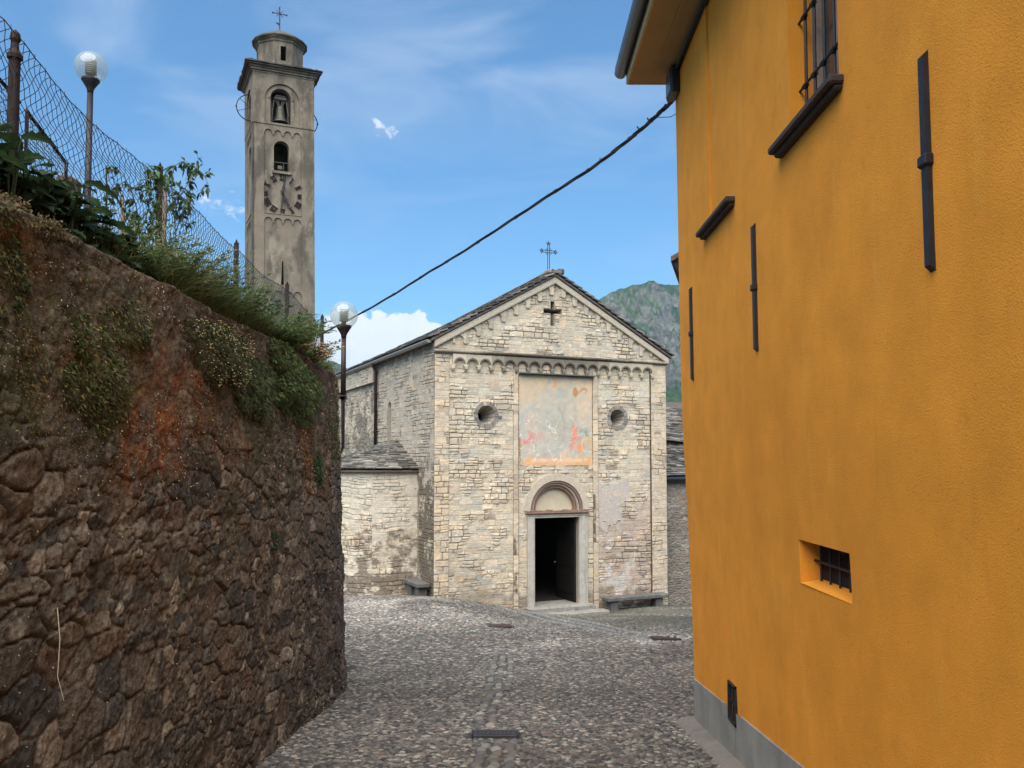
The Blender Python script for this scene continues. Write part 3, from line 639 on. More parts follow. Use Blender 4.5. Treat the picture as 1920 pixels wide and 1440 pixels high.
lay((.33, .19, .06), sst(.035, .015, fu+wx*.1)*sst(.33, .28, fv)*.9); lay((.36, .34, .29), sst(.0, .1, fu)*0+blob(.36, .12, .06, .05, .4)*.4)
lay((.37, .36, .32), blob(.3, .2, .12, .08, .5)*.35)
cr = np.abs(fbm(A*2.4+2, B*2.4, 205, 4)-.5); cr2 = np.abs(fbm(A*3.4+8, B*3.4+5, 206, 3)-.46)
lay((.66, .63, .55), sst(.012, .003, cr)*sst(.62, .45, fv)*.85); lay((.64, .61, .53), sst(.010, .003, cr2)*sst(.9, .3, fv)*.6)
lay((.14, .10, .06), (sst(.006, .0, fu)+sst(.994, 1., fu)+sst(.006, 0, fv))*.8)
m = MB(); m.grid(np.stack([A, -.014-(nf-.5)*.012, B], -1), c); m.box(2.6, 5.08, -.004, .004, 1.47, 4.18, (.3, .27, .22))
tag(m.build('fresco', FRES, CH), 'faded grey fresco panel with orange, pink and green patches')
m = MB(); m.box(2.60, 5.12, -.17, .02, 4.175, 4.215, (1, 1, 1), b=.008); m.box(2.58, 5.10, -.08, .02, 4.155, 4.175, (1, 1, 1)); m.build('fresco_canopy', BENCH, CH)
# portal
m = MB()
for s0, s1 in ((2.86, 3.08), (4.57, 4.86)):
    m.box(s0, s1, -.11, .10, -2.72, -.06, b=.012); m.box(s0+(.03 if s0 < 3 else .05), s1-(.05 if s0 < 3 else .10), -.135, -.10, -2.72, -.03, b=.008)
m.box(2.86, 4.86, -.11, .12, -.075, .055, b=.01); m.box(2.89, 4.83, -.13, -.105, -.02, .05, b=.006); m.box(3.0, 4.72, -.118, -.105, -.07, -.035, b=.004)
m.build('door_frame', MARB, CH)
m = MB(); m.box(2.80, 4.92, -.2, .05, .058, .10, b=.01); m.box(2.84, 4.88, -.16, .05, .10, .135, b=.01)
for k in range(14): q = 2.9+k*.14; m.box(q, q+random.uniform(.06, .13), -.15+random.uniform(-.03, .03), -.05, .13, .14+random.uniform(0, .03), b=.006)
m.build('lintel_cornice', REDST, CH)
for (r0, r1_, d0, d1, ma) in ((.885, .80, .01, .10, REDST), (.80, .745, .07, .16, MARB), (.745, .655, .13, .24, REDST)):
    m = MB(); m.plate(arc(3.86, .14, r0+.01, 0, 180, 28)+arc(3.86, .14, r1_, 180, 0, 28), [], fF, d0, d1+.2)
    pts = [(3.86+(r1_+.03)*math.cos(R(t_)), d0+.01, .14+(r1_+.03)*math.sin(R(t_))) for t_ in range(0, 181, 6)]
    m.tube(pts, .032, 8); m.build('archivolt', ma, CH, fixn=True)
m = MB(); m.plate(arc(3.86, .14, .70, 0, 180, 24), [], fF, .24, .35); m.build('lunette', CREAM, CH)
m = MB(); m.plate(arc(3.86, .14, 1.10, 0, 180, 28)+arc(3.86, .14, .885, 180, 0, 28), [], fF, -.034, .02, (.45, .385, .30)); m.build('arch_surround', STONE, CH)
# interior, door leaf, steps
m = MB(); X0, X1, Y0, Y1, Z0, Z1 = 1.9, 6.1, .72, 9, -2.64, 3.4
m.add([(X0,Y0,Z0),(X1,Y0,Z0),(X1,Y1,Z0),(X0,Y1,Z0),(X0,Y0,Z1),(X1,Y0,Z1),(X1,Y1,Z1),(X0,Y1,Z1)], [(0,3,2,1),(4,5,6,7),(0,4,7,3),(1,2,6,5),(3,7,6,2)])
m.build('nave_interior', INT, CH)
m = MB(); m.box(4.50, 4.568, .11, 1.30, -2.64, -.09, b=.01)
for z_ in (-2.4, -1.6, -.8): m.box(4.485, 4.50, .22, 1.2, z_, z_+.6, b=.006)
d_ = m.build('door_leaf', DARKW, CH); m = MB(); m.tube([(4.49, 1.30, -1.55), (4.43, 1.30, -1.55), (4.43, 1.22, -1.57)], .012, 6); m.build('handle', ZINC, d_)
m = MB(); m.box(2.80, 4.92, -.42, .9, -2.86, -2.655, b=.02); m.build('door_step', STEP, CH)
m = MB(); m.box(2.98, 5.2, -.80, -.40, -2.99, -2.79, b=.02); m.build('door_step', STEP, CH)
# dark wall pieces behind the facade so that the body is solid
# left side wall
slit = [(4.30, 1.9), (4.66, 1.9)]+arc(4.48, 3.38, .18, 0, 180, 10)
m = MB(); m.plate([(0, -3.4), (12, -3.4), (12, 5.0), (0, 5.0)], [slit], fS, .0, .6, (.32, .28, .22))
aa = np.arange(0, 6.15, .024); bb = np.arange(-3, 4.98, .024); A, B = np.meshgrid(aa, bb, indexing='ij')
c, disp, pr, r1 = paint_stones(A, B, 6.3, 8.3, 71, (.085, .17), (.16, .42), -3)
c = c*np.array([.84, .84, .86]); disp = disp*.6; n2 = fbm(A*4, B*4, 301, 6, .65)+(fbm(A*17, B*17, 302, 3)-.5)*.3
g = sst(.40, .55, n2+.12*sst(1.4, -1.5, B))*sst(2.2, 1.0, B)*sst(1.7, 1.2, A); c = mixc3(c, np.broadcast_to(np.array([.085, .065, .045]), c.shape), g*.85)
g = sst(.5, .62, n2+.15)*sst(4.4, 4.95, B); c = mixc3(c, np.broadcast_to(np.array([.12, .10, .08]), c.shape), g*.8)  # ragged dark band at the top: gutter shadow put into the stone colour
org = blob if False else None
g = sst(.3, .1, np.hypot((A-2.1)*.9, (B-4.0)))*sst(.45, .55, n2); c = mixc3(c, np.broadcast_to(np.array([.62, .44, .2]), c.shape), g*.6)
mask = ~((A > 4.28) & (A < 4.68) & (B > 1.88) & (B < 3.39)) & ~((A-4.48)**2+(B-3.38)**2 < .195**2)
for (q, z_) in ((3.1, 4.0), (3.2, 2.45), (3.9, 4.45)): mask &= ~((np.abs(A-q) < .05) & (np.abs(B-z_) < .11))
m.grid(np.stack([-disp-.0, A, B], -1), c, mask, flip=True)
m.box(.12, .3, 4.25, 4.72, 1.8, 3.6, (.38, .33, .26)); m.build('side_wall', STONE, CH)
# rougher recessed bay behind, with the flush band above it
m = MB(); aa = np.arange(6.1, 12, .03); bb = np.arange(-1, 4.36, .03); A, B = np.meshgrid(aa, bb, indexing='ij')
e, q1, q2, q3, _ = voron(A+(fbm(A*5, B*5, 3, 2)-.5)*.1, B+(fbm(A*5, B*5, 4, 2)-.5)*.08, .26, .15, 91)
pr = sst(.02, .16, e); n2 = fbm(A*2.0, B*2.0, 303, 5)
c = mixc3(np.broadcast_to(np.array([.40, .35, .27]), A.shape+(3,)), pal(q1, q2, PALE, PW)*.85, pr)
c = mixc3(c, np.broadcast_to(np.array([.13, .12, .095]), c.shape), sst(.46, .60, n2+.1*sst(3.2, 2.2, B))*.75)
m.grid(np.stack([-.01-.03*pr-(q3-.5)*.02, A, B], -1), c, flip=True)
aa = np.arange(6.05, 12, .03); bb = np.arange(4.34, 5.0, .03); A, B = np.meshgrid(aa, bb, indexing='ij'); c, disp, pr, r1 = paint_stones(A, B, 6.3, 1, 73, (.1, .2), (.2, .5), 4.2)
m.grid(np.stack([-.14-disp, A, B], -1), c*.9, flip=True); m.box(-.135, .01, 6.05, 12, 4.335, 4.99, (.3, .26, .2)); m.build('rear_side_wall', STONE, CH)
# unseen right and back walls
m = MB(); m.box(7.15, 7.74, .7, 12, -3.4, 4.9, (.36, .31, .24)); m.plate([(0.6, -3.4), (7.15, -3.4), (7.15, 4.9), (3.78, 7.0), (.6, 5.1)], [], fF, 11.4, 12, (.36, .31, .24)); m.build('rear_wall', STONE, CH)
# roof of stone slabs
def slates(mb, o, e, up, L, S, pitch=.2, wr=(.22, .5), th=.035, ext=None, seed=1, dark=1.0, tilt=.02):
    """o: eave corner, e: unit along the eave, up: unit up the slope"""
    r = random.Random(seed); o = Vector(o); e = Vector(e).normalized(); up = Vector(up).normalized(); n_ = e.cross(up).normalized()
    if n_.z < 0: n_ = -n_
    k = 0; y_ = 0
    while y_ < S-.02:
        a0, a1 = (0, L) if ext is None else ext(y_/S)
        x_ = a0
        while x_ < a1-.03:
            ww = min(r.uniform(*wr), a1-x_); 
            g = r.choice([.10, .13, .17, .22, .26])*dark*r.uniform(.8, 1.2); cc = (g*1.02, g*.95, g*.84)
            y0 = y_-r.uniform(0, .05); y1 = y_+pitch*1.25; t0 = th*r.uniform(.7, 1.5)
            p = []
            for (xx, yy) in ((x_+.006, y0+r.uniform(0, .025)), (x_+ww-.006, y0+r.uniform(0, .025)), (x_+ww-.006, y1), (x_+.006, y1)):
                hh = .055*(1-(yy-y_)/(pitch*1.25))+r.uniform(0, tilt*.5)
                b_ = o+e*xx+up*yy+n_*hh; p += [b_, b_+n_*t0]
            mb.add([tuple(q) for q in p], [(1, 3, 5, 7), (0, 6, 4, 2), (0, 2, 3, 1), (2, 4, 5, 3), (4, 6, 7, 5), (6, 0, 1, 7)], cc)
            x_ += ww
        y_ += pitch; k += 1
m = MB()
def rp_(s_, d_): return (s_, d_, float(roofz(s_)))
m.plate([(-.16, 5.0-.02), (3.78, 7.18), (3.78, 7.25), (-.16, 5.07)], [], fF, -.13, 12.2, (.14, .12, .10))
m.plate([(3.78, 7.18), (7.95, 4.88), (7.95, 4.95), (3.78, 7.25)], [], fF, -.13, 12.2, (.14, .12, .10))
uL = Vector((3.94, 0, 2.18)).normalized(); uR = Vector((-4.17, 0, 2.30)).normalized()
slates(m, (-.20, -.20, 5.04), (0, 1, 0), uL, 12.4, 4.5, .26, (.25, .6), .035, seed=5, dark=.8)
slates(m, (8.0, -.20, 4.92), (0, 1, 0), uR, 12.4, 4.76, .26, (.25, .6), .035, seed=6, dark=.8)
for V_ in m.V: V_[:, 2] -= .42*np.clip(V_[:, 1], 0, 13)/12*np.clip(1-np.abs(V_[:, 0]-3.78)/4.05, 0, 1)
m.build('roof', SLATE, CH)
m = MB()
for k in range(26): m.box(3.62+random.uniform(-.02, .02), 3.96, -.2+k*.46, -.2+k*.46+.44, 7.25, 7.31+random.uniform(0, .02), (.15, .135, .115), b=.01)
m.box(3.50, 3.72, -.16, .16, 7.24, 7.36, (.22, .2, .17), b=.03); m.box(3.86, 4.05, -.18, .14, 7.24, 7.40, (.07, .06, .055), b=.02)
for V_ in m.V: V_[:, 2] -= .42*np.clip(V_[:, 1], 0, 13)/12
m.build('ridge_stones', SLATE, CH)
# roof cross
def iron_cross(mb, cx_, cy_, z0, z1, arm, armz, rw, double=True):
    off = (-.03, .03) if double else (0,)
    for o_ in off:
        mb.tube([(cx_+o_, cy_, z0), (cx_+o_, cy_, z1-.06)], rw, 6); mb.tube([(cx_-arm+.05, cy_, armz+o_), (cx_+arm-.05, cy_, armz+o_)], rw, 6)
    for px, pz, dx, dz in ((cx_, z1, 0, 1), (cx_-arm, armz, -1, 0), (cx_+arm, armz, 1, 0)):
        for q in (-1, 0, 1):
            ex, ez = px-dx*.04+dz*q*.05*(1 if q else 0), pz-dz*.04+dx*q*.05
            if q == 0: ex, ez = px, pz
            mb.tube([(px-dx*.09, cy_, pz-dz*.09), (ex, cy_, ez)], rw, 5); mb.tube([(ex-.014, cy_, ez), (ex+.014, cy_, ez)], rw*2.0, 6)
    for sx_ in (-1, 1):
        for sz_ in (-1, 1): mb.tube([(cx_+sx_*.02, cy_, armz+sz_*.11), (cx_+sx_*.07, cy_, armz+sz_*.07), (cx_+sx_*.11, cy_, armz+sz_*.02)], rw*.8, 5)
m = MB(); iron_cross(m, 3.60, 0, 7.3, 8.22, .28, 7.93, .0105); m.build('roof_cross', IRON, CH)
# gutter and downpipe
m = MB(); n = 12; vs = []; F = []
for q in (-.06, 12.1):
    for k in range(n+1):
        an = math.pi+math.pi*k/n; vs.append((-.20+.085*math.cos(an), q, 5.02+.085*math.sin(an)))
    for k in range(n+1):
        an = 2*math.pi-math.pi*k/n; vs.append((-.20+.075*math.cos(an), q, 5.02+.075*math.sin(an)))
M_ = 2*(n+1); F = [(k, (k+1) % M_, M_+(k+1) % M_, M_+k) for k in range(M_)]+[tuple(range(n+1))]
m.add(vs, F); m.build('gutter', ZINC, CH)
m = MB(); m.tube([(-.20, 5.86, 4.95), (-.20, 5.86, 4.88), (-.10, 5.86, 4.7), (-.10, 5.86, 1.4)], .055, 10)
for z_ in (3.9, 2.6): m.box(-.165, 0, 5.79, 5.93, z_, z_+.035)
m.build('downpipe', RUST, CH, smooth=True)
# low polygonal chapel on the left flank
pl = [(0, 1.5), (-1.33, 1.66), (-2.45, 2.6), (-2.45, 4.6), (-1.3, 5.7), (0, 5.8)]
def wallface(m, p, q, z0, z1, seed, rough=False):
    p = np.array(p); q = np.array(q); L = np.hypot(*(q-p)); t = (q-p)/L; nrm = np.array([t[1], -t[0]])
    if np.dot(nrm, p-np.array([.0, 3.6])) < 0: nrm = -nrm
    aa = np.linspace(0, L, int(L/.022)); bb = np.arange(z0, z1, .022); A, B = np.meshgrid(aa, bb, indexing='ij')
    c, d, pr, r1 = paint_stones(A, B, L, z1-z0, seed, (.10, .2), (.18, .5), z0, warp=.06)
    wash = sst(.35, .6, fbm(A*1.5, B*1.5, seed+3, 4)+.15*sst(.0, 1.0, B)); c = mixc3(c, np.broadcast_to(np.array([.50, .46, .38]), c.shape), wash*.55)
    n2 = fbm(A*3.0+seed, B*3.8, 401, 6, .65)+(fbm(A*17, B*17, 402, 3)-.5)*.25; g = sst(.44, .66, n2+.10*sst(-1.0, -2.0, B)-.2*sst(-.6, .3, B)); c = mixc3(c, np.broadcast_to(np.array([.13, .10, .075]), c.shape), g*.85)
    d = np.where((A < .01) | (A > L-.01), 0, d)
    X = p[0]+t[0]*A+nrm[0]*(d+.002); Y = p[1]+t[1]*A+nrm[1]*(d+.002)
    m.grid(np.stack([X, Y, B], -1), c)
    m.add([(p[0], p[1], z0), (q[0], q[1], z0), (q[0], q[1], z1), (p[0], p[1], z1)], [(0, 1, 2, 3)], (.3, .26, .2))
m = MB()
for i in range(5): wallface(m, pl[i], pl[i+1], -3.0, 1.36, 81+i)
m.build('chapel_wall', STONE, CH)
m = MB(); apex = Vector((0, 3.62, 2.22)); cen = Vector((-.6, 3.6, 0))
ev = []
for i, p in enumerate(pl):
    d_ = (Vector((p[0], p[1], 0))-cen); d_.normalize()
    ev.append(Vector((p[0], p[1], 1.34))+Vector((d_.x, d_.y, 0))*(.16 if 0 < i < 5 else .0)+Vector((0, -.15 if i == 0 else (.15 if i == 5 else 0), 0)))
for i in range(5):
    p, q = ev[i], ev[i+1]; e_ = (q-p); L = e_.length; e_ = e_.normalized(); up = (apex-p)-e_*((apex-p).dot(e_)); S = up.length; foot = (apex-p).dot(e_)
    slates(m, p, e_, up, L, S, .16, (.16, .4), .035, ext=lambda t_, L=L, foot=foot: (foot*t_, L+(foot-L)*t_), seed=50+i, dark=1.15)
    m.add([tuple(p-Vector((0, 0, .03))), tuple(q-Vector((0, 0, .03))), tuple(apex)], [(0, 1, 2)], (.06, .05, .045))
    m.add([tuple(p+Vector((0,0,0))), tuple(q), tuple(q-Vector((0, 0, .05))), tuple(p-Vector((0, 0, .05)))], [(0, 1, 2, 3)], (.10, .075, .06))
m.build('chapel_roof', SLATE, CH)

# stone benches
def bench(name, L, loc, rz, label):
    b = empty(name, loc, rz); tag(b, label, 'bench', 'stone slab benches at the foot of the church wall')
    m = MB(); nx = 24; 
    m.box(0, L, -.40, 0, .34, .46, b=.02); o = m.build('seat', BENCH, b)
    for x_ in (.16, L-.44):
        m = MB(); m.box(x_, x_+.26, -.32, -.02, -.25, .345, b=.025); m.build('leg', BENCH, b)
    return b
def chw(s_, v_, z_):
    c_, n_ = math.cos(R(24.5)), math.sin(R(24.5)); return (-2.171+s_*c_-v_*n_, 24+s_*n_+v_*c_, z_)
bench('stone_bench', 2.2, chw(5.32, -.10, -2.95), R(24.5), 'long dark stone slab bench against the front wall right of the church doorway')
bench('stone_bench', 1.25, chw(-.06, 1.40, -2.27), R(24.5-90), 'short pale stone slab bench in the corner between the low chapel and the church')

# ================================================================== STONE HOUSE right of the church
H2 = empty('stone_house', chw(7.76, .45, 0), R(24.5)); tag(H2, 'low stone house with two-tier slab roof behind the right corner of the church', 'house')
m = MB(); aa = np.arange(0, 3.2, .025); bb = np.arange(-3.5, 1.1, .025); A, B = np.meshgrid(aa, bb, indexing='ij')
e, q1, q2, q3, _ = voron(A+(fbm(A*5, B*5, 13, 2)-.5)*.1, B+(fbm(A*5, B*5, 14, 2)-.5)*.08, .17, .085, 95); pr = sst(.0, .3, e)
c = mixc3(np.broadcast_to(np.array([.20, .17, .14]), A.shape+(3,)), pal(q1, q2, [(.22, .19, .155), (.19, .165, .14), (.27, .23, .19), (.24, .17, .13), (.15, .13, .11)], [4, 4, 2, 1, 3]), pr)
c = c*(.75+.5*fbm(A*2, B*2, 15, 4))[..., None]
m.grid(np.stack([A, -.01-.018*pr-(q3-.5)*.012-(fbm(A*9, B*9, 19, 4)-.5)*.03, B], -1), c); m.box(0, 6, 0, .5, -3.6, 1.1, (.24, .2, .16)); m.box(5.5, 6, .5, 7, -3.6, 1.1, (.24, .2, .16)); m.box(0, 6, 6.6, 7, -3.6, 3.4, (.24, .2, .16))
m.build('wall', STONE, H2)
m = MB(); m.box(0, 6, 1.9, 6.8, .9, 2.2, (.24, .2, .16)); m.build('upper_wall', STONE, H2)
m = MB(); u_ = Vector((0, 2.2, 1.27)).normalized(); slates(m, (0, -.22, 1.10), (1, 0, 0), u_, 6.2, 2.5, .11, (.15, .38), .028, seed=61, dark=1.1)
m.add([(0, -.2, 1.06), (6.2, -.2, 1.06), (6.2, 2.2, 2.44), (0, 2.2, 2.44)], [(0, 1, 2, 3)], (.08, .07, .06)); m.build('lower_roof', SLATE, H2)
m = MB(); slates(m, (0, 1.75, 2.42), (1, -.18, -.10), u_, 6.2, 2.9, .13, (.18, .42), .03, seed=62, dark=1.25)
m.add([(0, 1.8, 2.38), (6.2, .7, 1.78), (6.2, 4.4, 3.9), (0, 4.4, 3.9)], [(0, 1, 2, 3)], (.08, .07, .06)); m.build('upper_roof', SLATE, H2)
m = MB(); m.tube([(-.0, -.25, 1.04), (6.2, -.25, 1.04)], .06, 10); m.build('gutter', GUT, H2)

# ================================================================== BELL TOWER
TW = empty('bell_tower', (-13.26, 44.05, -4), rot=(0, R(-0.9), R(24.5)))
tag(TW, 'tall weathered plaster bell tower with clock, open belfry and small round-topped lantern', 'tower')
Z = 4.0; W_ = 3.2
def tz(p): return [(a, b+Z) for a, b in p]
def archhole(cx_, zb, zs, r, n=10): return [(cx_-r, zb), (cx_+r, zb)]+arc(cx_, zs, r, 0, 180, n)
bel = archhole(1.45, 19.35, 20.85, .54); w2 = archhole(1.48, 16.98, 18.2, .40); sl = [(1.44, 10.88), (1.60, 10.88), (1.56, 12.15), (1.50, 12.15)]
m = MB(); m.plate(tz([(0, -3), (W_, -3), (W_, 22.15), (0, 22.15)]), [tz(bel), tz(w2), tz(sl)], fF, .07, .5, (1, 1, 1))
m.plate(tz([(0.07, -3), (W_, -3), (W_, 22.15), (0.07, 22.15)]), [tz(archhole(1.6, 19.35, 20.85, .54)), tz(archhole(1.6, 16.98, 18.2, .4))], fS, .07, .5)
m.plate(tz([(0.5, -3), (W_, -3), (W_, 22.15), (.5, 22.15)]), [tz(archhole(1.6, 19.35, 20.85, .54))], lambda a, b, d: (W_-d, a, b), 0, .45)
m.plate(tz([(0.5, -3), (W_-.45, -3), (W_-.45, 22.15), (.5, 22.15)]), [], lambda a, b, d: (a, W_-d, b), 0, .45)
m.build('shaft', PLAST, TW)
# proud frames round the recessed panels, with little arches at the head of each
def relief(m, f, c0):
    zt = 22.15; L_, R_ = .56, 2.52
    # strips down both edges
    for a0, a1 in ((0, L_), (R_, W_)): m.plate(tz([(a0, -3), (a1, -3), (a1, 19.42), (a0, 19.42)]), [], f, 0, .071)
    m.plate(tz([(0, 19.42), (W_, 19.42), (W_, zt), (0, zt)]), [tz([(.60, 19.50), (2.42, 19.50)]+arc(1.51, 20.75, .91, 0, 180, 16))], f, -.02, .071)
    def arcs(z1, zc, n, r, c_l, c_r):
        pitch_ = (c_r-c_l)/(n-1); pts = [(L_, z1), (R_, z1), (R_, zc)]
        for i in range(n-1, -1, -1):
            cx_ = c_l+i*pitch_; pts += arc(cx_, zc, r, 0, 180, 8)
            if i: pts += [(cx_-pitch_/2, zc-.12)]
        pts += [(L_, zc)]
        m.plate(tz(pts), [], f, 0, .071)
    arcs(19.42, 18.95, 4, .19, .79, 2.29); arcs(14.62, 14.22, 4, .21, .79, 2.29); arcs(10.72, 10.34, 4, .21, .79, 2.29); arcs(5.2, 4.8, 4, .21, .79, 2.29)
    m.plate(tz([(L_, 14.62), (R_, 14.62), (R_, 14.66), (L_, 14.66)]), [], f, -.03, .071)
m = MB(); relief(m, fF, 0); relief(m, fS, 0); m.build('pilaster_frame', PLAST, TW)
m = MB(); m.box(-.02, W_+.02, -.04, .0, Z+19.40, Z+19.47); m.build('string_moulding', PLAST, TW); m = MB(); m.box(1.0, 1.98, -.05, .07, Z+16.80, Z+16.92); m.build('window_ledge', PLAST, TW)
m = MB(); m.plate(tz(arc(1.45, 20.85, .66, 0, 180, 16)+arc(1.45, 20.85, .56, 180, 0, 16)), [], fF, .03, .08); m.build('arch_moulding', PLAST, TW)
m = MB()
for k, (o_, z0, z1) in enumerate(((.05, 22.12, 22.22), (.13, 22.22, 22.33), (.21, 22.33, 22.44))): m.box(-o_, W_+o_, -o_, W_+o_, Z+z0, Z+z1+.002*k)
m.build('cornice', PLAST, TW)
m = MB(); c0 = Vector((W_/2, W_/2, Z+23.2)); hv = W_/2+.36
cr_ = [Vector((W_/2+a*hv, W_/2+b*hv, Z+22.46)) for a, b in ((-1, -1), (1, -1), (1, 1), (-1, 1))]
for i in range(4):
    p, q = cr_[i], cr_[(i+1) % 4]; e_ = (q-p); L = e_.length; e_.normalize(); up = (c0-p)-e_*((c0-p).dot(e_)); S = up.length
    slates(m, p, e_, up, L, S, .3, (.3, .6), .05, ext=lambda t_, L=L: (L/2*t_, L-L/2*t_), seed=80+i, dark=.55)
m.box(W_/2-hv+.02, W_/2+hv-.02, W_/2-hv+.02, W_/2+hv-.02, Z+22.42, Z+22.47, (.06, .05, .045)); m.build('tower_roof', SLATE, TW)
# lantern
m = MB(); oc8 = 8; ph = math.pi/8; LC = (W_/2+.05, W_/2, 0)
def octp(r): return [(LC[0]+r*math.cos(2*math.pi*k/8+ph-math.pi/2), LC[1]+r*math.sin(2*math.pi*k/8+ph-math.pi/2)) for k in range(8)]
ow = octp(1.27)
for k in range(8):
    p = Vector((*ow[k], 0)); q = Vector((*ow[(k+1) % 8], 0)); e_ = (q-p); L = e_.length; e_.normalize(); nn = Vector((e_.y, -e_.x, 0))
    hole = [[(L/2-.15, 23.15+Z), (L/2+.15, 23.15+Z), (L/2+.15, 23.95+Z), (L/2-.15, 23.95+Z)]] if k % 2 == 1 else []
    m.plate([(0, Z+22.4), (L, Z+22.4), (L, Z+24.3), (0, Z+24.3)], hole, lambda a, b, d, p=p, e_=e_, nn=nn: tuple(p+e_*a-nn*d+Vector((0, 0, b))), 0, .25)
m.build('lantern_wall', PLAST, TW)
m = MB()
m.lathe([(1.2, 24.16), (1.32, 24.20), (1.34, 24.30), (1.44, 24.36), (1.46, 24.43), (1.2, 24.46)], 8, (LC[0], LC[1], Z), ph=ph-math.pi/2); m.build('lantern_cornice', PLAST, TW)
m = MB(); m.lathe([(1.48, 24.42), (1.50, 24.49), (1.18, 24.74), (.78, 24.97), (.36, 25.17), (.14, 25.24), (.10, 25.34), (.02, 25.4)], 16, (LC[0], LC[1], Z), (.085, .075, .06)); m.build('lantern_roof', SLATE, TW)
m = MB(); cxx, cyy = LC[0], LC[1]; m.tube([(cxx, cyy, Z+25.3), (cxx, cyy, Z+26.62)], .03, 6); m.tube([(cxx-.38, cyy, Z+26.3), (cxx+.38, cyy, Z+26.3)], .024, 6)
for k in range(4):
    an = R(45+90*k); m.tube([(cxx, cyy, Z+26.3), (cxx+.24*math.cos(an), cyy, Z+26.3+.24*math.sin(an))], .016, 5)
    an = R(22+45*k); 
for dx, dz in ((0, .34), (-.38, 0), (.38, 0)): m.tube([(cxx+dx-.03, cyy, Z+26.3+dz), (cxx+dx+.03, cyy, Z+26.3+dz)], .05, 6)
m.add([(cxx, cyy-.01, Z+25.6), (cxx-.2, cyy-.01, Z+25.75), (cxx-.14, cyy-.01, Z+25.7), (cxx-.2, cyy-.01, Z+25.8), (cxx, cyy-.01, Z+25.75),
       (cxx, cyy+.01, Z+25.6), (cxx-.2, cyy+.01, Z+25.75), (cxx-.14, cyy+.01, Z+25.7), (cxx-.2, cyy+.01, Z+25.8), (cxx, cyy+.01, Z+25.75)],
      [(0, 1, 2, 3, 4), (9, 8, 7, 6, 5), (0, 5, 6, 1), (1, 6, 7, 2), (2, 7, 8, 3), (3, 8, 9, 4)])
m.build('weathervane_cross', IRON, TW)
# bells
def bell(m, cx_, cy_, zt, h, r):
    pr_ = [(.05, 0), (.30*r, -.02*h), (.46*r, -.10*h), (.52*r, -.25*h), (.56*r, -.5*h), (.64*r, -.72*h), (.80*r, -.88*h), (1.0*r, -1.0*h), (.96*r, -1.03*h), (.5*r, -.9*h)]
    m.lathe(pr_, 24, (cx_, cy_, zt))
    for q in (.26, .62, .8): pass
b1 = MB(); bell(b1, 1.47, .42, Z+20.62, .92, .42); b1.tube([(1.47, .42, Z+19.9), (1.47, .42, Z+19.62)], .05, 8)
ob = b1.build('bell', BRONZ, TW, smooth=True)
m = MB(); m.box(1.14, 1.80, .32, .54, Z+20.92, Z+21.10, b=.03); m.box(1.2, 1.74, .30, .56, Z+21.1, Z+21.16, b=.01)
for q in (-.18, -.08, .08, .18): m.tube([(1.47+q*1.3, .42, Z+20.92), (1.47+q*.6, .42, Z+20.6)], .03, 6)
m.tube([(1.80, .42, Z+20.9), (1.86, .38, Z+20.3), (1.92, .38, Z+20.1)], .035, 6); m.tube([(1.14, .42, Z+20.9), (1.05, .4, Z+20.2), (1.02, .4, Z+19.5)], .04, 6)
m.build('yoke', GREYW, ob)
m = MB()
for q in (1.0, 1.9): m.box(q-.05, q+.05, .5, .62, Z+19.4, Z+21.3)
m.box(.95, 1.95, .55, .65, Z+19.75, Z+19.82); m.build('bell_frame', GREYW, TW)
b1 = MB(); bell(b1, .5, 1.6, Z+20.3, .8, .38); b1.build('bell', BRONZ, TW, smooth=True)
def wheel(cx_, cy_, cz_, r):
    m = MB(); ps = [(cx_+r*math.cos(R(t_)), cy_, cz_+r*math.sin(R(t_))) for t_ in range(0, 361, 12)]; m.tube(ps, .028, 6)
    for k in range(6): an = R(60*k+20); m.tube([(cx_, cy_, cz_), (cx_+r*math.cos(an), cy_, cz_+r*math.sin(an))], .016, 5)
    m.tube([(cx_-r-.05, cy_, cz_), (cx_-r+.02, cy_, cz_)], .06, 6); m.tube([(cx_+r+.05, cy_, cz_), (cx_+r-.02, cy_, cz_)], .06, 6)
    m.build('bell_wheel', IRON, TW)
wheel(.08, 1.6, Z+20.75, .72); wheel(3.0, 1.7, Z+20.45, .72)
m = MB(); m.box(.5, 2.7, .5, 2.7, Z+19.2, Z+19.3); m.build('belfry_floor', INT, TW); m = MB(); m.box(.5, 2.7, .5, 2.7, Z+16.7, Z+16.8); m.build('landing_floor', INT, TW); m = MB(); m.box(.5, 2.7, .5, 2.7, Z+22.0, Z+22.1); m.build('belfry_ceiling', INT, TW)
m = MB(); m.box(1.08, 1.88, .18, .21, Z+17.45, Z+17.48); m.box(1.6, 1.62, .18, .21, Z+17.0, Z+17.5); m.box(1.3, 1.55, .2, .3, Z+17.1, Z+17.3, b=.02); m.build('window_railing', GREYW, TW)
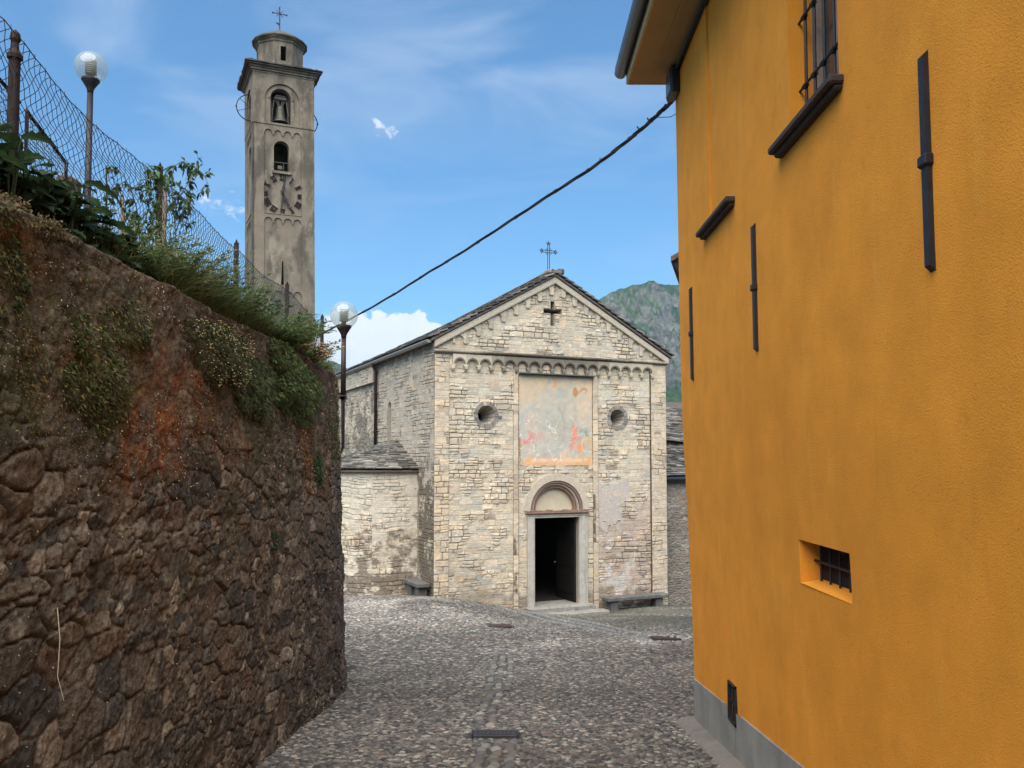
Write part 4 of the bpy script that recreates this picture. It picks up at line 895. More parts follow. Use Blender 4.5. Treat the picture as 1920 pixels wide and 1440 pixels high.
# clock: iron numerals and hands on the plaster
def stroke(m, f, x0, z0, x1, z1, w_, d=.02):
    L = math.hypot(x1-x0, z1-z0); ux, uz = (x1-x0)/L, (z1-z0)/L; nx, nz_ = -uz*w_/2, ux*w_/2
    m.plate([f(x0-nx, z0-nz_), f(x1-nx, z1-nz_), f(x1+nx, z1+nz_), f(x0+nx, z0+nz_)], [], fF, .01, .04+.03)
NUM = ['XII', 'I', 'II', 'III', 'IIII', 'V', 'VI', 'VII', 'VIII', 'IX', 'X', 'XI']; cx_, cz_ = 1.53, 15.70+Z; RN = .93
for h, s_ in enumerate(NUM):
    m = MB(); an = R(90-30*h); rx_, rz_ = math.cos(an), math.sin(an)
    wd = {'I': .085, 'V': .17, 'X': .17}; tot = sum(wd[ch] for ch in s_); x_ = -tot/2; hh = .14
    def f(px, pz, rx_=rx_, rz_=rz_):   # local numeral coordinates, feet towards the centre
        return (cx_+rx_*(RN+pz)+rz_*px, cz_+rz_*(RN+pz)-rx_*px)
    for ch in s_:
        w0 = wd[ch]; mid = x_+w0/2
        if ch == 'I': stroke(m, f, mid, -hh, mid, hh, .045)
        if ch == 'V': stroke(m, f, mid-.06, hh, mid, -hh, .05); stroke(m, f, mid+.06, hh, mid, -hh, .025)
        if ch == 'X': stroke(m, f, mid-.06, hh, mid+.06, -hh, .05); stroke(m, f, mid+.06, hh, mid-.06, -hh, .025)
        x_ += w0
    stroke(m, f, -tot/2, hh, tot/2, hh, .025); stroke(m, f, -tot/2, -hh, tot/2, -hh, .025)
    m.build('clock_numeral', RUST, TW, fixn=True)
def hand(ang, L, w0, w1, tail, name):
    m = MB(); a = R(90-ang); rx_, rz_ = math.cos(a), math.sin(a)
    g = lambda u_, v_: (cx_+rx_*u_+rz_*v_, cz_+rz_*u_-rx_*v_)
    pts = [(-tail, -.02), (0, -w0/2), (L*.25, -w0/2), (L*.35, -w0*.9), (L*.45, -w0*.4), (L*.62, -w1/2), (L*.7, -w1*1.2), (L*.78, -w1/2), (L, -.012)]
    pts = pts+[(u_, -v_) for u_, v_ in pts[::-1]]
    m.plate([g(*p) for p in pts], [], fF, -.06, -.03); m.tube([(cx_, -.07, cz_), (cx_, .08, cz_)], .05, 8); m.build(name, IRON, TW, fixn=True)
hand(6, 1.0, .10, .055, .9, 'minute_hand'); hand(152, .86, .12, .07, .25, 'hour_hand')

# ================================================================== OCHRE HOUSE
YH = empty('ochre_house', (0, 0, 0)); tag(YH, 'ochre-yellow rendered house with grey plinth and overhanging eave on the right of the lane', 'house')
dr = .007
def wx_(y, z): return np.interp(z, [-1.5, -.5, .4, 1.1, 1.6, 2.2, 6], [1.76, 1.735, 1.705, 1.68, 1.655, 1.632, 1.597])+(np.asarray(y)-8.2)*dr
def ybend(y, z, d): return (float(wx_(y, z))+d, y, z)
def rect(a0, a1, b0, b1): return [(a0, b0), (a1, b0), (a1, b1), (a0, b1)]
def bent_plate(m, outer, holes, d0, d1, color=(1, 1, 1), mat=0, zs=(.2, .7, 1.1, 1.4, 1.7, 2.0, 2.4, 3)):
    import bmesh
    t = MB(); t.plate(outer, holes, lambda a, b, d: (d, a, b), d0, d1, color)
    me = bpy.data.meshes.new('t'); V = np.concatenate(t.V); I = np.concatenate(t.I); T = np.concatenate(t.T); k = 0; F = []
    for n_ in T: F.append([int(i) for i in I[k:k+n_]]); k += n_
    me.from_pydata([tuple(v_) for v_ in V], [], F); bm = bmesh.new(); bm.from_mesh(me)
    for z_ in zs: bmesh.ops.bisect_plane(bm, geom=bm.verts[:]+bm.edges[:]+bm.faces[:], plane_co=(0, 0, z_), plane_no=(0, 0, 1))
    bmesh.ops.recalc_face_normals(bm, faces=bm.faces)
    bm.verts.index_update(); vs = [ybend(v_.co.y, v_.co.z, v_.co.x) for v_ in bm.verts]; fs = [[v_.index for v_ in f_.verts] for f_ in bm.faces]
    m.add(vs, fs, color, mat); bm.free(); bpy.data.meshes.remove(me)
m = MB()
win = rect(4.06, 4.80, 3.46, 5.2); blind = rect(6.06, 6.84, 3.50, 5.36); low = rect(4.20, 4.96, .90, 1.15); vent = rect(6.60, 6.83, -.42, -.12)
bent_plate(m, [(-2, -1.4), (8.2, -1.4), (8.2, 5.42), (-2, 5.42)], [win, blind, low, vent], 0, .35)
bent_plate(m, rect(6.0, 6.9, 3.45, 5.40), [], .014, .3)
m.box(1.9, 9, 7.9, 8.195, -1.6, 5.42)      # gable end wall
m.box(8.6, 9, -2, 8, -1.6, 5.42); m.box(1.7, 9, -2.3, -2, -1.6, 5.42)
m.build('wall', YEL, YH)
m = MB(); ys = np.linspace(-2, 8.212, 60)
pzt = -.47+(8.36-ys)*.088
for i in range(59):
    y0, y1 = ys[i], ys[i+1]; z0, z1 = pzt[i], pzt[i+1]
    d = .014
    if y0 < 6.83+.02 and y1 > 6.60-.02: continue
    m.add([(float(wx_(y0, -1.3))-d, y0, -1.3), (float(wx_(y1, -1.3))-d, y1, -1.3), (float(wx_(y1, z1))-d, y1, z1), (float(wx_(y0, z0))-d, y0, z0),
           (float(wx_(y0, z0))+.02, y0, z0+.003), (float(wx_(y1, z1))+.02, y1, z1+.003)], [(0, 1, 2, 3), (3, 2, 5, 4)])
sel = ys[(ys < 6.62)]; ya = sel.max(); yb = ys[(ys > 6.81)].min()
ii = np.where((ys[:-1] < 6.85) & (ys[1:] > 6.58))[0]
y0, y1 = ys[ii[0]], ys[ii[-1]+1]
for (p, q, zb, zt) in ((y0, 6.60, -1.3, None), (6.83, y1, -1.3, None), (6.60, 6.83, -1.3, -.42)):
    zt0 = -.47+(8.36-p)*.088 if zt is None else zt; zt1 = -.47+(8.36-q)*.088 if zt is None else zt
    m.add([(float(wx_(p, zb))-.014, p, zb), (float(wx_(q, zb))-.014, q, zb), (float(wx_(q, zt1))-.014, q, zt1), (float(wx_(p, zt0))-.014, p, zt0)], [(0, 1, 2, 3)])
m.box(1.78, 9, 8.196, 8.212, -1.6, -.46)
m.build('plinth', PLINTH, YH)
# barred upper window
wo = MB(); X = 1.60
wo.box(X+.13, X+.20, 4.06, 4.12, 3.46, 5.2); wo.box(X+.13, X+.20, 4.74, 4.80, 3.46, 5.2); wo.box(X+.13, X+.20, 4.12, 4.74, 3.46, 3.53)
wo.box(X+.12, X+.19, 4.40, 4.46, 3.53, 5.2)
wo.box(X+.12, X+.17, 4.12, 4.155, 3.53, 5.2); wo.box(X+.12, X+.17, 4.70, 4.74, 3.53, 5.2); fr = wo.build('window_frame', WOODW, YH)
m = MB(); m.box(X+.155, X+.165, 4.12, 4.74, 3.5, 5.2); m.build('pane', GLASSD, fr)
m = MB(); m.box(X+.30, X+.34, 4.0, 4.86, 3.4, 5.25); m.build('blind_backing', INT, fr)
m = MB()
for q in (4.16, 4.30, 4.44, 4.58, 4.72): m.tube([(X+.065, q, 3.44), (X+.065, q, 5.2)], .009, 6)
for z_ in (3.72, 4.12, 4.52, 4.92):
    m.tube([(X+.055, 4.03, z_), (X+.055, 4.83, z_)], .008, 6)
    for q in (4.16, 4.30, 4.44, 4.58, 4.72): m.tube([(X+.06, q-.018, z_), (X+.06, q+.018, z_)], .017, 6)
m.build('window_bars', IRON, YH)
SILL = mat('brown_sill', (.050, .038, .031), .85, noise=.3, nscale=18, bump=.5, bscale=40, bdist=.006)
for (a0, a1, z_) in ((4.0, 4.99, 3.46), (6.05, 7.05, 3.51)):
    m = MB(); xw = float(wx_((a0+a1)/2, z_)); m.box(xw-.075, xw+.12, a0, a1, z_-.045, z_, b=.010); m.box(xw-.045, xw+.1, a0+.015, a1-.015, z_-.07, z_-.042, b=.012); m.build('window_sill', SILL, YH)
# low grated opening
m = MB(); xw = float(wx_(4.6, 1.0)); m.box(xw+.125, xw+.15, 4.201, 4.959, .88, 1.16); m.build('recess_shade_panel', INT, YH)  # near-black panel stands in for the darkness behind the bars
m = MB()
for q in (4.33, 4.47, 4.61, 4.75, 4.89): m.tube([(xw+.10, q, .88), (xw+.10, q, 1.17)], .007, 6)
m.tube([(xw+.09, 4.18, 1.03), (xw+.09, 4.98, 1.03)], .008, 6); m.build('grate', IRON, YH)
m = MB(); sy = np.linspace(4.205, 4.955, 14); m.add([(xw+.0, 4.205, .903), (xw+.0, 4.955, .903), (xw+.16, 4.955, .93), (xw+.16, 4.205, .93)], [(0, 1, 2, 3)]); m.build('recess_sill', YEL, YH)
m = MB(); xw = float(wx_(6.7, -.27)); m.box(xw-.02, xw+.01, 6.60, 6.615, -.42, -.12); m.box(xw-.02, xw+.01, 6.815, 6.83, -.42, -.12); m.box(xw-.02, xw+.01, 6.60, 6.83, -.42, -.405); m.box(xw-.02, xw+.01, 6.60, 6.83, -.135, -.12)
m.box(xw-.01, xw+.005, 6.60, 6.83, -.275, -.262); m.box(xw-.01, xw+.005, 6.71, 6.72, -.42, -.12); m.box(xw+.02, xw+.04, 6.602, 6.828, -.418, -.122); m.build('vent_grille', IRON, YH)
# wall anchors (tie bars)
for (yy, wv) in ((7.62, .050), (5.57, .046), (3.20, .042)):
    xw = lambda z_: float(wx_(yy, z_)); m = MB()
    def seg(z0, z1, top_):
        x0, x1 = xw(z0), xw(z1); h_ = wv/2
        a = [(x0-.022, yy-h_, z0), (x0-.022, yy+h_, z0), (x0+.01, yy+h_, z0), (x0+.01, yy-h_, z0)]; b_ = [(x1-.022, yy-h_, z1), (x1-.022, yy+h_, z1), (x1+.01, yy+h_, z1), (x1+.01, yy-h_, z1)]
        if top_: b_ = [(p[0], p[1], p[2]+(.03 if i in (2, 3) else 0)) for i, p in enumerate(b_)]
        else: a = [(p[0], p[1], p[2]-(.03 if i in (2, 3) else 0)) for i, p in enumerate(a)]
        m.add(a+b_, [(3, 2, 1, 0), (4, 5, 6, 7), (0, 1, 5, 4), (1, 2, 6, 5), (2, 3, 7, 6), (3, 0, 4, 7)])
    seg(2.74, 3.15, True); seg(2.34, 2.74, False)
    m.box(xw(2.74)-.034, xw(2.74)+.01, yy-.034, yy+.034, 2.72, 2.768, b=.008); m.build('wall_anchor', IRON, YH)
# eave
m = MB(); m.box(1.18, 9.3, -2.5, 8.42, 5.405, 5.47); m.build('soffit', SOFF, YH)
m = MB(); m.box(1.40, 1.425, -2.4, 8.3, 5.392, 5.406); m.build('soffit_batten', SOFF, YH)
m = MB(); m.box(1.155, 1.18, -2.5, 8.44, 5.40, 5.55, b=.004); m.box(1.18, 9.3, 8.42, 8.445, 5.40, 5.56, b=.004); m.build('fascia', TRIM, YH)
m = MB(); m.tube([(1.10, 8.46, 5.53), (1.10, -2.5, 5.53)], .062, 14); m.build('gutter', GUT, YH, smooth=True)
m = MB(); m.add([(1.05, -2.6, 5.60), (1.05, 8.5, 5.60), (5.2, 8.5, 7.4), (5.2, -2.6, 7.4), (9.4, -2.6, 5.6), (9.4, 8.5, 5.6), (1.05, -2.6, 5.56), (1.05, 8.5, 5.56), (9.4, 8.5, 5.56), (9.4, -2.6, 5.56)], [(0, 1, 2, 3), (3, 2, 5, 4), (6, 9, 8, 7), (7, 8, 5, 2, 1), (0, 3, 4, 9, 6), (0, 6, 7, 1), (4, 5, 8, 9)], (.12, .08, .06)); m.build('roof', SLATE, YH)
m = MB(); m.tube([(1.595, 8.2, 5.36), (1.585, 6, 5.37), (1.575, 2, 5.37), (1.57, -2, 5.37)], .022, 8); m.tube([(1.565, 8.1, 5.33), (1.56, 7, 5.35), (1.55, 4, 5.34), (1.53, -2, 5.35)], .012, 6)
for k in range(3): m.tube([(1.57+.01*k, 8.15, 5.30-.02*k)]+[(1.565+.012*math.sin(j*1.7+k), 8.0-j*.6, 5.345+.012*math.cos(j*2.1+k*2)) for j in range(16)], .008, 5)
m.build('wall_cables', RUBB, YH)
# pipe at the corner of the plinth, junction box
m = MB(); m.box(1.52, 1.60, 7.95, 8.22, 5.12, 5.38, b=.01); m.box(1.51, 1.53, 7.97, 8.20, 5.14, 5.36, b=.006); tag(m.build('junction_box', GUT), 'dark cable box at the top corner of the ochre house under its eave', 'cable box')
# overhead cable
def P(t): return Vector((0, 0, 0))
cpts = [(1.56, 8.24, 5.17), (1.50, 8.30, 5.08), (1.30, 8.62, 4.96), (1.02, 9.05, 4.80), (.62, 9.7, 4.62), (.05, 10.8, 4.46), (-.85, 12.7, 4.26), (-1.9, 15.2, 4.08), (-3.25, 18.2, 4.66-.0), (-5.0, 22.5, 4.9), (-7.6, 29, 5.3)]
# re-derive a smooth sag between the anchor and the far end
def raypt(px, py, Yd):
    a_ = (px-960)/1600; b_ = (781-py)/1600; p_ = R(3); d_ = Vector((a_, math.cos(p_)-math.sin(p_)*b_, math.sin(p_)+math.cos(p_)*b_)); return Vector((0, 0, 1.6))+d_*(Yd/d_.y)
cpts = [Vector((1.56, 8.22, 5.16))]+[raypt(*q) for q in ((1258, 192, 8.35), (1236, 212, 8.6), (1205, 240, 9.0), (1160, 277, 9.6), (1105, 318, 10.4), (1030, 366, 11.4), (940, 425, 12.9), (860, 477, 14.4), (800, 513, 15.6), (740, 551, 17.0), (672, 590, 18.8), (600, 627, 21), (540, 652, 23), (480, 674, 25.5))]
def smooth_pts(ps, k=6):
    out = []
    for i in range(len(ps)-1):
        p0 = ps[max(i-1, 0)]; p1 = ps[i]; p2 = ps[i+1]; p3 = ps[min(i+2, len(ps)-1)]
        for j in range(k):
            t = j/k; out.append(.5*((2*p1)+(p2-p0)*t+(2*p0-5*p1+4*p2-p3)*t*t+(3*p1-p0-3*p2+p3)*t**3))
    out.append(ps[-1]); return out
cp = smooth_pts(cpts); m = MB()
for k in range(3):
    m.tube([p+Vector((.0, 0, 0))+.013*Vector((math.sin(i*.5+k*2.1), 0, math.cos(i*.5+k*2.1))) for i, p in enumerate(cp)], .0105, 6)
for i in range(4, 30, 3): m.tube([cp[i]+Vector((-.0, 0, .02)), cp[i]+Vector((random.uniform(-.03, .03), 0, .05))], .008, 5)
for i in range(0, len(cp)-1, 5): m.tube([cp[i]-Vector((.0, 0, .0)), cp[i]+(cp[i+1]-cp[i])*.3], .025, 8)
tag(m.build('overhead_cable', RUBB), 'thick black bundled cable strung from the ochre house across the sky', 'cable')
m = MB(); m.tube([(1.63, 8.21, 5.02), tuple(cp[14]*.3+Vector((1.63, 8.21, 5.02))*.7-Vector((0, 0, .03))), tuple(cp[14])], .004, 5); tag(m.build('thin_wire', RUBB), 'single thin wire beside the thick cable, tied to the corner of the ochre house', 'wire')

# house whose eave peeps out behind the ochre house
RH = empty('neighbour_house', (2.62, 12.9, 0), R(-15)); tag(RH, 'house hidden behind the ochre one, only its dark eave corner showing against the sky', 'house')
m = MB(); m.box(.16, 6, 0.25, 3, -2.4, 4.7); m.build('wall', YEL, RH)
m = MB(); m.add([(-.19, 0, 4.66), (-.19, 3.1, 4.66), (3, 3.1, 6.3), (3, 0, 6.3), (-.19, 0, 4.74), (-.19, 3.1, 4.74), (3, 3.1, 6.4), (3, 0, 6.4)], [(0, 1, 2, 3), (7, 6, 5, 4), (0, 4, 5, 1), (0, 3, 7, 4), (1, 5, 6, 2)], (.1, .07, .055)); m.build('roof', SLATE, RH)
m = MB(); m.add([(-.17, .05, 4.66), (.1, .05, 4.66), (.1, .05, 4.38), (.0, .05, 4.42), (-.17, .15, 4.66), (.1, .15, 4.66), (.1, .15, 4.38), (.0, .15, 4.42)], [(0, 1, 2, 3), (7, 6, 5, 4), (0, 3, 7, 4), (3, 2, 6, 7), (0, 4, 5, 1)]); m.build('eave_bracket', DARKW, RH)

# ================================================================== RETAINING WALL
path = [(-1.93, -2.0), (-1.93, 9.4), (-1.945, 9.9), (-1.985, 10.45), (-2.11, 11.0), (-2.36, 11.6), (-2.85, 12.1), (-3.8, 12.6), (-9, 14)]
pp = [Vector((p[0], p[1], 0)) for p in path]; ps_ = [pp[0]]+smooth_pts(pp[1:], 8)
ps_ = np.array([(p.x, p.y) for p in ps_]); seg_ = np.hypot(*np.diff(ps_, axis=0).T); cum = np.concatenate([[0], np.cumsum(seg_)])
def wpos(t):
    return np.interp(t, cum, ps_[:, 0]), np.interp(t, cum, ps_[:, 1])
tt = np.concatenate([np.arange(3.9, 10.0, .0105), np.arange(10.0, 15.6, .015), np.arange(15.6, 20, .08)])
zz = np.linspace(0, 1, 330); Tm, Zm = np.meshgrid(tt, zz, indexing='ij')
bx, by = wpos(Tm); bx2, by2 = wpos(Tm+.05); dx_, dy_ = bx2-bx, by2-by; ln = np.hypot(dx_, dy_)+1e-9; nx_, ny_ = dy_/ln, -dx_/ln
zb = gz(bx, by)-.15; ztop = 2.70+(fbm(Tm*1.5, Tm*0, 61, 4)-.5)*.03; ZZ = zb+(ztop-zb)*Zm
a2 = Tm+(fbm(Tm*3, ZZ*3, 62, 3)-.5)*.16; b2 = ZZ+(fbm(Tm*2+5, ZZ*3, 63, 3)-.5)*.12+.16*np.sin(Tm*.5)
e1, q1, q2, q3, d1_ = voron(a2, b2, .27, .155, 501, .95)
e2, s1, s2, s3, d2_ = voron(a2*1+3, b2, .14, .075, 511, .95)
small = sst(.47, .51, fbm(Tm*1.8, ZZ*2.6, 66, 3))
E_ = e1*(1-small)+e2*small; r1 = np.where(small > .5, s1, q1); r2 = np.where(small > .5, s2, q2); r3 = np.where(small > .5, s3, q3)
pr = sst(.01, .12, E_); dome = 1-np.clip(np.where(small > .5, d2_, d1_), 0, 1)
earth = sst(1.55, 1.95, ZZ+(fbm(Tm*1.1, ZZ*1.3, 67, 4)-.5)*1.1)       # upper part: soil washed over the stones
f1 = fbm(Tm*9, ZZ*9, 68, 5, .6); f2 = fbm(Tm*3, ZZ*3, 69, 5, .6); f3 = fbm(Tm*28, ZZ*28, 70, 3)
relief_ = (.014+.020*sst(.35, .65, f2))*pr*(1-.5*earth)+(r3-.5)*.022*pr*(1-.5*earth)+(f1-.5)*.026+(f3-.5)*.020+(fbm(Tm*60, ZZ*60, 99, 2)-.5)*.008+earth*((f2-.5)*.07)+(f2-.5)*.03+(r2-.5)*.035*(d1_-.4)*pr*(1-earth)
ledge = np.exp(-((ZZ-1.24-.05*np.sin(Tm*1.3)-(f2-.5)*.1)/.035)**2)*sst(11.5, 9, Tm); relief_ = relief_-.022*ledge*sst(.3, .6, f1)
batter = -.042*(ZZ-gz(bx, by))
relief_ = relief_*.72; off = relief_+batter-.03
top_in = sst(.988, 1., Zm); off = off-top_in*.10
WX = bx+nx_*off; WY = by+ny_*off
stonec = pal(r1, r2, [(.135, .108, .082), (.105, .088, .070), (.175, .142, .108), (.130, .092, .066), (.27, .225, .175), (.075, .068, .060)], [5, 5, 3, 1.6, 1.1, 3.4])
stonec = stonec*(.7+.6*f1)[..., None]
mort_ = np.array([.092, .076, .060])*(.45+1.1*f1)[..., None]
crev = sst(.05, .0, E_)*sst(.45, .6, f2); mort_ = mort_*(1-.6*crev[..., None]); wc = mixc3(mort_, stonec, pr)
soilc = mixc3(np.broadcast_to(np.array([.135, .104, .070]), wc.shape), np.broadcast_to(np.array([.082, .065, .048]), wc.shape), sst(.35, .6, f2))*(.65+.7*f1)[..., None]
wc = mixc3(wc, soilc, earth*(1-.45*pr)); wc = wc*(.60+.46*f3)[..., None]
def blob2(t0, z0, rt, rz, s_=.5): return sst(1+s_, 1-s_, np.hypot((Tm-t0)/rt, (ZZ-z0)/rz)+(f1-.5)*1.6)
T0 = 2.0    # path parameter = y + 2 along the straight part
for (yy, zq, rt, rz, cc, k_) in ((5.0, 1.95, .42, .36, (.24, .075, .02), .8), (5.6, 2.0, .5, .25, (.17, .060, .02), .7), (6.2, 1.72, .6, .14, (.13, .05, .025), .65), (4.55, 1.65, .18, .3, (.22, .085, .02), .65), (8.6, 1.8, .32, .5, (.20, .085, .018), .8), (9.3, 1.4, .2, .5, (.15, .07, .02), .5), (3.5, 2.5, .35, .14, (.20, .11, .04), .6), (4.1, 2.1, .3, .12, (.16, .08, .03), .5),
                                (4.6, 2.15, .35, .22, (.060, .075, .022), .6), (3.6, 2.2, .25, .3, (.055, .070, .020), .6), (7.5, 2.2, .6, .3, (.05, .065, .022), .6), (5.5, 2.4, .5, .12, (.09, .075, .04), .5)):
    wc = mixc3(wc, np.broadcast_to(np.array(cc), wc.shape)*(.6+.8*f3)[..., None], np.clip(blob2(yy+T0, zq, rt, rz)*k_*.7*(.25+1.3*sst(.35, .62, fbm(Tm*7, ZZ*7, 88, 4))), 0, 1)*.8)
moss = sst(.58, .68, fbm(Tm*2.2+31, ZZ*2.2, 71, 5)); wc = mixc3(wc, np.broadcast_to(np.array([.045, .052, .022]), wc.shape), moss*.5*sst(.2, 1.6, ZZ))
lich = sst(.70, .76, fbm(Tm*11, ZZ*11, 72, 4)); wc = mixc3(wc, np.broadcast_to(np.array([.23, .20, .155]), wc.shape), lich*.55)
endg = sst(11.6, 12.4, Tm)*(1-earth); wc = mixc3(wc, np.broadcast_to(np.array([.085, .085, .08]), wc.shape)*(.5+1.0*f1)[..., None], endg*.5)
RW = empty('retaining_wall', (-1.93, 6, 0)); tag(RW, 'dark curved rubble stone retaining wall with moss, soil and orange lichen on the left of the lane', 'wall')
off0 = np.array([-1.93, 6, 0])
m = MB(); m.grid(np.stack([WX, WY, ZZ], -1)-off0, wc); m.build('rubble_face', RUBBLE, RW, smooth=True)
# capping behind the face
m = MB(); tc_ = tt[::4]; cxx_, cyy_ = wpos(tc_); x2_, y2_ = wpos(tc_+.05); l_ = np.hypot(x2_-cxx_, y2_-cyy_); nX, nY = (y2_-cyy_)/l_, -(x2_-cxx_)/l_
offs = np.array([-.22, -.32, -.42, -.55]); PP = np.zeros((len(tc_), 4, 3)); CC = np.zeros((len(tc_), 4, 3))
for j, o_ in enumerate(offs):
    PP[:, j, 0] = cxx_+nX*o_; PP[:, j, 1] = cyy_+nY*o_; PP[:, j, 2] = 2.685+(fbm(tc_*4, tc_*0+j*.7, 75, 4)-.5)*.045-(.05 if j == 0 else 0)+(.03 if j > 1 else 0)
    CC[:, j] = np.array([.20, .155, .115])[None]*(.6+.8*fbm(tc_*6, tc_*0+j, 76, 3))[:, None]
m.grid(PP-off0, CC); m.build('coping', RUBBLE, RW, smooth=True)
# garden bank behind the wall
tb = np.linspace(.5, 19.5, 120); x_, y_ = wpos(tb); x2_, y2_ = wpos(tb+.05); l_ = np.hypot(x2_-x_, y2_-y_); nX, nY = (y2_-y_)/l_, -(x2_-x_)/l_
ix_, iy_ = x_-nX*.35, y_-nY*.35; rr_ = np.linspace(0, 1, 50)**1.5; PB = np.zeros((120, 50, 3))
qx = np.full(120, -13.); qy = np.minimum(y_, 10.5)
for j, r_ in enumerate(rr_):
    X_ = ix_+(qx-ix_)*r_; Y_ = iy_+(qy-iy_)*r_; PB[:, j, 0] = X_; PB[:, j, 1] = Y_
    PB[:, j, 2] = 2.68+.22*np.clip(-2.4-X_, 0, 10)*sst(13.5, 10.5, Y_)+(fbm(X_*1.5, Y_*1.5, 81, 4)-.5)*.16
tag(MB().grid(PB, (1, 1, 1), flip=True).build('garden_bank', SOIL, smooth=True), kind='structure')
def bankz(x, y): return 2.68+.22*max(0, min(10, -2.4-x))
# dry stalk hanging on the wall
m = MB(); m.tube([(-1.93, 3.66, .98), (-1.905, 3.64, .85), (-1.90, 3.62, .70), (-1.87, 3.62, .60)], [.0022, .0022, .0018, .001], 5, (.42, .36, .26)); tag(m.build('dry_stalk', STEM), 'single pale dry grass stalk hanging against the lower left wall', 'stalk')

# ================================================================== FENCE
FE = empty('chain_link_fence', (-2.5, 7.5, 2.7)); tag(FE, 'sagging chain-link fence on rusty posts along the top of the left wall', 'fence')
fo = Vector((-2.5, 7.5, 2.7))
posts = [(-2.5, 2.45, 3.72), (-2.5, 4.19, 3.74), (-2.5, 5.96, 3.69), (-2.5, 7.65, 3.58), (-2.5, 9.40, 3.57), (-2.5, 11.16, 3.51)]
for i, (px, py, pz) in enumerate(posts):
    m = MB(); wd = .036 if i < 2 else .022; tl = random.uniform(-.015, .015)
    b0 = 2.6; M = Matrix.Translation(Vector((px, py, 0))-fo)
    if i == 1: m.box(-.023, .023, -.02, .02, b0, pz-.10, M=M, b=.006); m.lathe([(.036, pz-.12), (.036, pz-.1), (.02, pz-.07), (.016, pz-.04), (.026, pz-.02), (.022, pz+.01), (.004, pz+.03)], 10, (0, 0, 0), M=M)
    else:
        m.box(-wd, wd, -.004, .004, b0, pz, M=M); m.box(-wd, -wd+.006, .004, wd*1.5, b0, pz-.01, M=M); m.lathe([(.008, pz-.01), (.012, pz+.01), (.004, pz+.03)], 6, (0, 0, 0), M=M)
    m.build('post', RUST, FE)
def ftop(y): 
    return np.interp(y, [2.0, 4.0, 4.25, 5.1, 5.96, 6.8, 7.65, 8.5, 9.4, 10.3, 11.16], [3.68, 3.71, 3.68, 3.60, 3.60, 3.50, 3.50, 3.47, 3.46, 3.37, 3.37])
m = MB(); cell = .062; nrow = 17
ycol = np.arange(2.2, 11.16, cell/2)
def fpt(c_, r_):     # lattice point, column index, row index from the top
    y_ = 2.2+c_*cell/2; t_ = float(ftop(y_)); x_ = -2.5+.03+.03*math.sin(y_*2.1+r_*.25)+.012*math.sin(r_*1.1+y_*5)
    return Vector((x_, y_+.02*math.sin(r_*.5+y_), t_-r_*cell/2*(1.0)))-fo
ncol = int((11.16-2.2)/(cell/2)); wr_ = .0022
for d_ in (1, -1):
    for s0 in range(-2*nrow, ncol+2*nrow, 2):
        pts = []
        for r_ in range(0, 2*nrow+1):
            c_ = s0+d_*r_
            if 0 <= c_ <= ncol: pts.append(fpt(c_, r_))
        if len(pts) > 1: m.tube(pts, wr_, 3, cap=False)
m.tube([fpt(c_, 0)+Vector((0, 0, .004*math.sin(c_*.9))) for c_ in range(0, ncol+1, 2)], .0035, 4)
for c_ in range(0, ncol, 4): p = fpt(c_, 0); m.tube([p, p+Vector((0, .004*math.sin(c_), .018))], .0025, 3)
m.build('wire_mesh', GALV, FE)
m = MB(); m.tube([Vector((-2.5, 11.1, 3.42))-fo, Vector((-2.52, 10.55, 2.75))-fo], .008, 5); m.build('brace', RUST, FE)
# rusty handrail with mesh panel, further into the garden
RL = empty('mesh_railing', (-3.3, 5.6, 2.9)); tag(RL, 'rust-red framed mesh railing stepping down behind the dark broad-leaved plant', 'railing'); ro = Vector((-3.3, 5.6, 2.9))
def rr3(a, b, wd=.02):
    m = MB(); m.tube([Vector(a)-ro, Vector(b)-ro], wd, 4); return m
top1 = [(-3.3, 4.4, 4.30), (-3.3, 5.60, 4.00)]; top2 = [(-3.3, 5.68, 3.98), (-3.3, 6.22, 3.80)]
rr3(top1[0], top1[1], .016).build('top_rail', RUST, RL); rr3(top2[0], top2[1], .016).build('top_rail', RUST, RL)
for (yy, zt) in ((5.58, 4.0), (5.69, 3.98), (6.21, 3.80), (4.9, 4.17)): rr3((-3.3, yy, 2.85), (-3.3, yy, zt), .014).build('post', RUST, RL)
m = MB()
for (ya, yb, za, zb_) in ((4.4, 5.58, 4.29, 4.0), (5.69, 6.21, 3.97, 3.80)):
    s_ = ya
    while s_ < yb: zt = za+(zb_-za)*(s_-ya)/(yb-ya); m.tube([Vector((-3.3, s_, 3.0))-ro, Vector((-3.3, s_, zt))-ro], .0018, 3, cap=False); s_ += .025
    for k in range(40):
        z_ = 3.02+k*.03
        yl = ya; yr = yb if z_ < zb_ else ya+(yb-ya)*max(0, (za-z_))/(za-zb_)
        if yr > ya: m.tube([Vector((-3.3, yl, z_))-ro, Vector((-3.3, yr, z_))-ro], .0018, 3, cap=False)
m.build('mesh_panel', GALV, RL)
